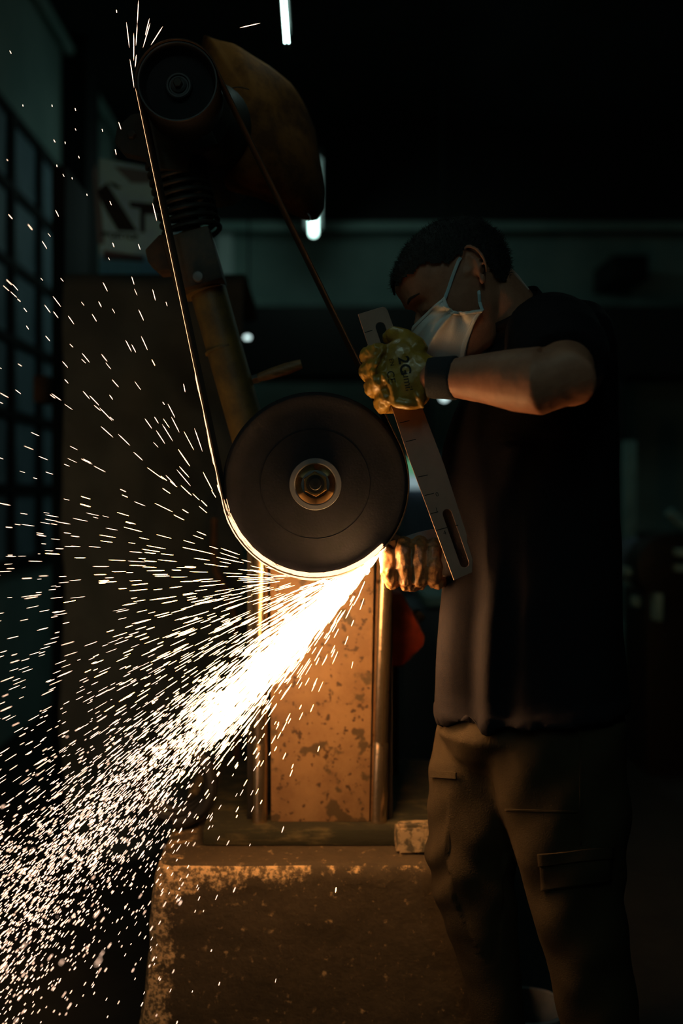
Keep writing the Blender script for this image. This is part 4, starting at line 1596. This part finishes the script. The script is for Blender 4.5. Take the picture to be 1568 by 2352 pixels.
# ================================================================== SPARKS
def spindles(name, P0, P1, R, m, label, cat='sparks'):
    P0, P1, R = np.asarray(P0), np.asarray(P1), np.asarray(R)
    n_ = len(P0)
    d_ = P1 - P0
    L_ = np.linalg.norm(d_, axis=1, keepdims=True)
    d_ = d_ / np.maximum(L_, 1e-6)
    ref = np.tile(np.array([[0.0, 1.0, 0.0]]), (n_, 1))
    u = np.cross(d_, ref)
    u /= np.maximum(np.linalg.norm(u, axis=1, keepdims=True), 1e-6)
    v2 = np.cross(d_, u)
    vs_ = np.zeros((n_, 8, 3))
    vs_[:, 0] = P0
    vs_[:, 7] = P1
    for k in range(3):
        a = 2 * PI * k / 3
        o_ = (u * math.cos(a) + v2 * math.sin(a)) * R[:, None]
        vs_[:, 1 + k] = P0 + d_ * L_ * .22 + o_
        vs_[:, 4 + k] = P0 + d_ * L_ * .80 + o_ * .9
    tri = []
    for k in range(3):
        k2 = (k + 1) % 3
        tri += [(0, 1 + k2, 1 + k), (1 + k, 1 + k2, 4 + k2), (1 + k, 4 + k2, 4 + k), (7, 4 + k, 4 + k2)]
    tri = np.array(tri)
    faces = (tri[None] + (np.arange(n_) * 8)[:, None, None]).reshape(-1, 3)
    me = bpy.data.meshes.new(name)
    me.vertices.add(n_ * 8)
    me.vertices.foreach_set('co', vs_.astype(np.float32).ravel())
    me.loops.add(len(faces) * 3)
    me.loops.foreach_set('vertex_index', faces.astype(np.int32).ravel())
    me.polygons.add(len(faces))
    me.polygons.foreach_set('loop_start', np.arange(len(faces), dtype=np.int32) * 3)
    me.polygons.foreach_set('loop_total', np.full(len(faces), 3, dtype=np.int32))
    me.update(calc_edges=True)
    o = finish(name, me, None, m, False)
    if isinstance(m, (list, tuple)):       # hotter near the contact point
        dist = np.linalg.norm((P0 + P1) / 2 - np.array(W(885, 1262, YW)), axis=1) * rng.uniform(.85, 1.2, n_)
        mi = np.where(dist < .09, 0, np.where(dist < .22, 1, np.where(dist < .55, 2, 3))).astype(np.int32)
        me.polygons.foreach_set('material_index', np.repeat(mi, 12))
    return tag(o, label, cat, None, 'stuff')


HEAT = [M['spark_root'], M['spark_hot'], M['spark'], M['spark_far']]
WX, WZ = WC.x, WC.z
RBELT = WR + .003
A0 = math.atan2(-(1262 - 1112), (885 - 724))       # contact angle (world: z up)
blk_x = px_x(353, YF0)


def inside(p):
    if p[2] < .02:
        return True
    if p[0] > blk_x - .02 and p[1] > YF0 - .01 and p[2] < zt + .01:
        return True
    if p[1] > PYF - .03 and p[0] > px_x(570, PYF):
        return True
    return False


def shoot(n_, alpha_f, ang_f, rmax_f, sy, len0, rad, y0=(-.012, .045), grav=.10, my_=-.15):
    P0, P1, R = [], [], []
    tries = 0
    while len(P0) < n_ and tries < n_ * 6:
        tries += 1
        al = alpha_f()
        th = A0 - al                       # moves clockwise round the wheel
        st = np.array([WX + RBELT * math.cos(th), YW + rng.uniform(*y0), WZ + RBELT * math.sin(th)])
        tg_ = th - PI / 2 + ang_f()       # tangent direction of travel
        dy = rng.normal(my_, sy)
        dr = np.array([math.cos(tg_), dy, math.sin(tg_)])
        r_ = rmax_f()
        g_ = grav * (.7 + .6 * rng.random())
        L_ = (len0[0] + len0[1] * math.exp(-r_ / len0[2])) * rng.uniform(.45, 1.3)
        a = st + dr * r_ + np.array([0, 0, -g_ * r_ * r_])
        b_ = st + dr * (r_ + L_) + np.array([0, 0, -g_ * (r_ + L_) ** 2])
        if inside(a) or inside(b_) or b_[1] < .8:
            continue
        for q_ in (a, b_):
            if q_[1] < YW + .01 and math.hypot(q_[0] * YW / q_[1] - WX, H + (q_[2] - H) * YW / q_[1] - WZ) < WR - .001:
                break
        else:
            q_ = None
        if q_ is not None:
            continue
        if b_[0] < px_x(-120, b_[1]):
            continue
        P0.append(a)
        P1.append(b_)
        R.append(rad * rng.uniform(.65, 1.25))
    return P0, P1, R


def cat_(*ls):
    return [sum((l[i] for l in ls), []) for i in range(3)]


nrm_ = rng.normal
# main jet
core = shoot(4700, lambda: abs(nrm_(0, .03)), lambda: nrm_(-.045, .068), lambda: .01 + 1.30 * rng.random() ** .80, .06, (.006, .045, .24), .00062, grav=.015)
hot = shoot(1200, lambda: abs(nrm_(0, .03)), lambda: nrm_(-.01, .048), lambda: .0 + .46 * rng.random() ** .8, .05, (.02, .06, .3), .00070, grav=.015)
root = shoot(420, lambda: abs(nrm_(0, .03)), lambda: nrm_(-.02, .07), lambda: .085 * rng.random(), .05, (.012, .01, .3), .0007, grav=.01)
wide = shoot(1250, lambda: abs(nrm_(0, .12)), lambda: nrm_(.0, .19), lambda: .05 + 1.2 * rng.random() ** .9, .09, (.005, .032, .28), .00062, grav=.05)
near = shoot(350, lambda: abs(nrm_(0, .1)), lambda: nrm_(.0, .10), lambda: .6 + .8 * rng.random(), .30, (.008, .01, .3), .00062, grav=.05)
spindles('spark_jet', *cat_(root, core, hot, wide, near), HEAT, 'dense white-hot jet of sparks streaming down left from the belt')
# fan thrown off along the belt
fan1 = shoot(950, lambda: .12 + (-math.log(1 - rng.random() * .96)) * .34, lambda: nrm_(0, .06), lambda: .03 + 1.0 * rng.random() ** .9, .09, (.010, .045, .35), .00062, grav=.10)
fan2 = shoot(170, lambda: .8 + 1.2 * rng.random() ** 1.3, lambda: nrm_(.02, .10), lambda: .04 + .9 * rng.random(), .09, (.008, .035, .4), .00062, grav=.16)
spindles('spark_fan', *cat_(fan1, fan2), HEAT, 'wide fan of separate sparks flying left off the wheel')
# sparks rising beside the left belt run and over the pulley
lines = [((290, 50), (297, 110)), ((318, 0), (315, 55)), ((315, 55), (312, 105)), ((307, 75), (307, 140)), ((313, 125), (310, 155)), ((343, 42), (333, 82)), ((374, 60), (346, 104)),
         ((345, 52), (328, 110)), ((550, 64), (598, 53)), ((298, 135), (308, 203)), ((267, 22), (268, 30)), ((272, 280), (278, 298)), ((264, 342), (267, 356)), ((234, 296), (236, 303)),
         ((172, 248), (174, 255)), ((119, 240), (120, 246)), ((52, 240), (53, 245)), ((22, 116), (26, 124)), ((350, 466), (360, 508)), ((258, 557), (262, 568)), ((317, 560), (322, 574)),
         ((127, 482), (135, 498)), ((180, 358), (182, 364)), ((130, 378), (131, 384)), ((165, 407), (166, 412)), ((199, 445), (200, 450)), ((149, 325), (150, 331)), ((96, 553), (108, 572)),
         ((236, 648), (247, 670)), ((302, 635), (308, 654)), ((350, 664), (357, 691)), ((318, 711), (330, 737)), ((226, 692), (233, 706)), ((211, 721), (222, 739)), ((288, 781), (302, 808)),
         ((302, 791), (312, 810)), ((324, 772), (339, 805)), ((188, 811), (206, 833)), ((156, 725), (170, 745)), ((121, 680), (140, 705)), ((102, 700), (116, 719)), ((122, 715), (134, 731)),
         ((28, 652), (42, 668)), ((54, 707), (62, 717)), ((60, 748), (66, 757)), ((104, 771), (115, 784)), ((143, 830), (156, 845)), ((148, 871), (157, 881)), ((35, 895), (48, 905)),
         ((190, 898), (206, 917)), ((205, 908), (228, 932)), ((251, 907), (259, 918)), ((373, 923), (378, 930)), ((385, 927), (402, 960)), ((393, 957), (412, 994)), ((446, 983), (465, 1038)),
         ((421, 881), (425, 901)), ((372, 974), (397, 1014)), ((354, 957), (364, 973)), ((332, 961), (349, 985)), ((358, 988), (379, 1020)), ((228, 936), (258, 967)), ((231, 979), (260, 1005)),
         ((271, 997), (299, 1024)), ((306, 1038), (328, 1058)), ((405, 1078), (438, 1117)), ((380, 1091), (404, 1116))]
P0, P1, R = [], [], []
for a, b_ in lines:
    Y_ = rng.uniform(1.86, 1.94)
    P0.append(np.array(W(*a, Y_)))
    P1.append(np.array(W(*b_, Y_)))
    R.append(.00085)
spindles('spark_scatter', P0, P1, R, M['spark_far'], 'few scattered sparks rising at the upper left beside the belt')

# glowing streaks on the belt's outer face, put in for its spark-lit edge
P0, P1, R = [], [], []
i0 = int((base - off + 2 * PI - (A0 + 2 * PI)) / 1)  # noqa
tot_c = [(p[0], p[1], p[2], p[3]) for p in path]


def ride(al):
    """al: arc position from the contact point in metres, clockwise round the wheel then up the left run"""
    arc = (A0 + 2 * PI - (base + off)) % (2 * PI) * WR
    if al < arc:
        th = A0 - al / WR
        return WX + math.cos(th) * WR, WZ + math.sin(th) * WR, math.cos(th), math.sin(th)
    k = (al - arc) / math.dist(pl0, pl1)
    return pl0[0] + (pl1[0] - pl0[0]) * k, pl0[1] + (pl1[1] - pl0[1]) * k, math.cos(bL), math.sin(bL)


arcL = (A0 + 2 * PI - (base + off)) % (2 * PI) * WR
for k in range(2600):
    al = rng.random() ** 1.35 * (arcL + .25) - .005
    if al > arcL * .9 and rng.random() < .8:
        continue
    L_ = rng.uniform(.015, .04)
    a = ride(al)
    b_ = ride(al + L_)
    h_ = TH + abs(nrm_(0, .0016)) * (1 if al < arcL * .5 else .6) + .0004
    y_ = YB0 + (abs(nrm_(0, .02)) if rng.random() < .6 else rng.uniform(0, BW))
    if al < arcL and rng.random() < .45 * (1 - .7 * al / arcL):      # inner streaks imitate the tan glow at the overhang
        h_ = -rng.uniform(0, .0075)
        y_ = YB0 + .001 + rng.uniform(0, .006)
    P0.append(np.array([a[0] + a[2] * h_, y_, a[1] + a[3] * h_]))
    P1.append(np.array([b_[0] + b_[2] * h_, y_, b_[1] + b_[3] * h_]))
    R.append(.0006)
for k in range(60):  # glowing line for the lit belt edge up the left run
    al = arcL + k / 60 * .80
    a, b_ = ride(al - .01), ride(al + .02)
    h_ = TH + .0005
    P0.append(np.array([a[0] + a[2] * h_, YB0 - .001, a[1] + a[3] * h_]))
    P1.append(np.array([b_[0] + b_[2] * h_, YB0 - .001, b_[1] + b_[3] * h_]))
    R.append(.00055 * (1 - .45 * k / 60))
spindles('belt_edge_glow', P0, P1, R, M['belt_glow'], 'thin glowing streaks standing for the spark-lit belt edge round the wheel')
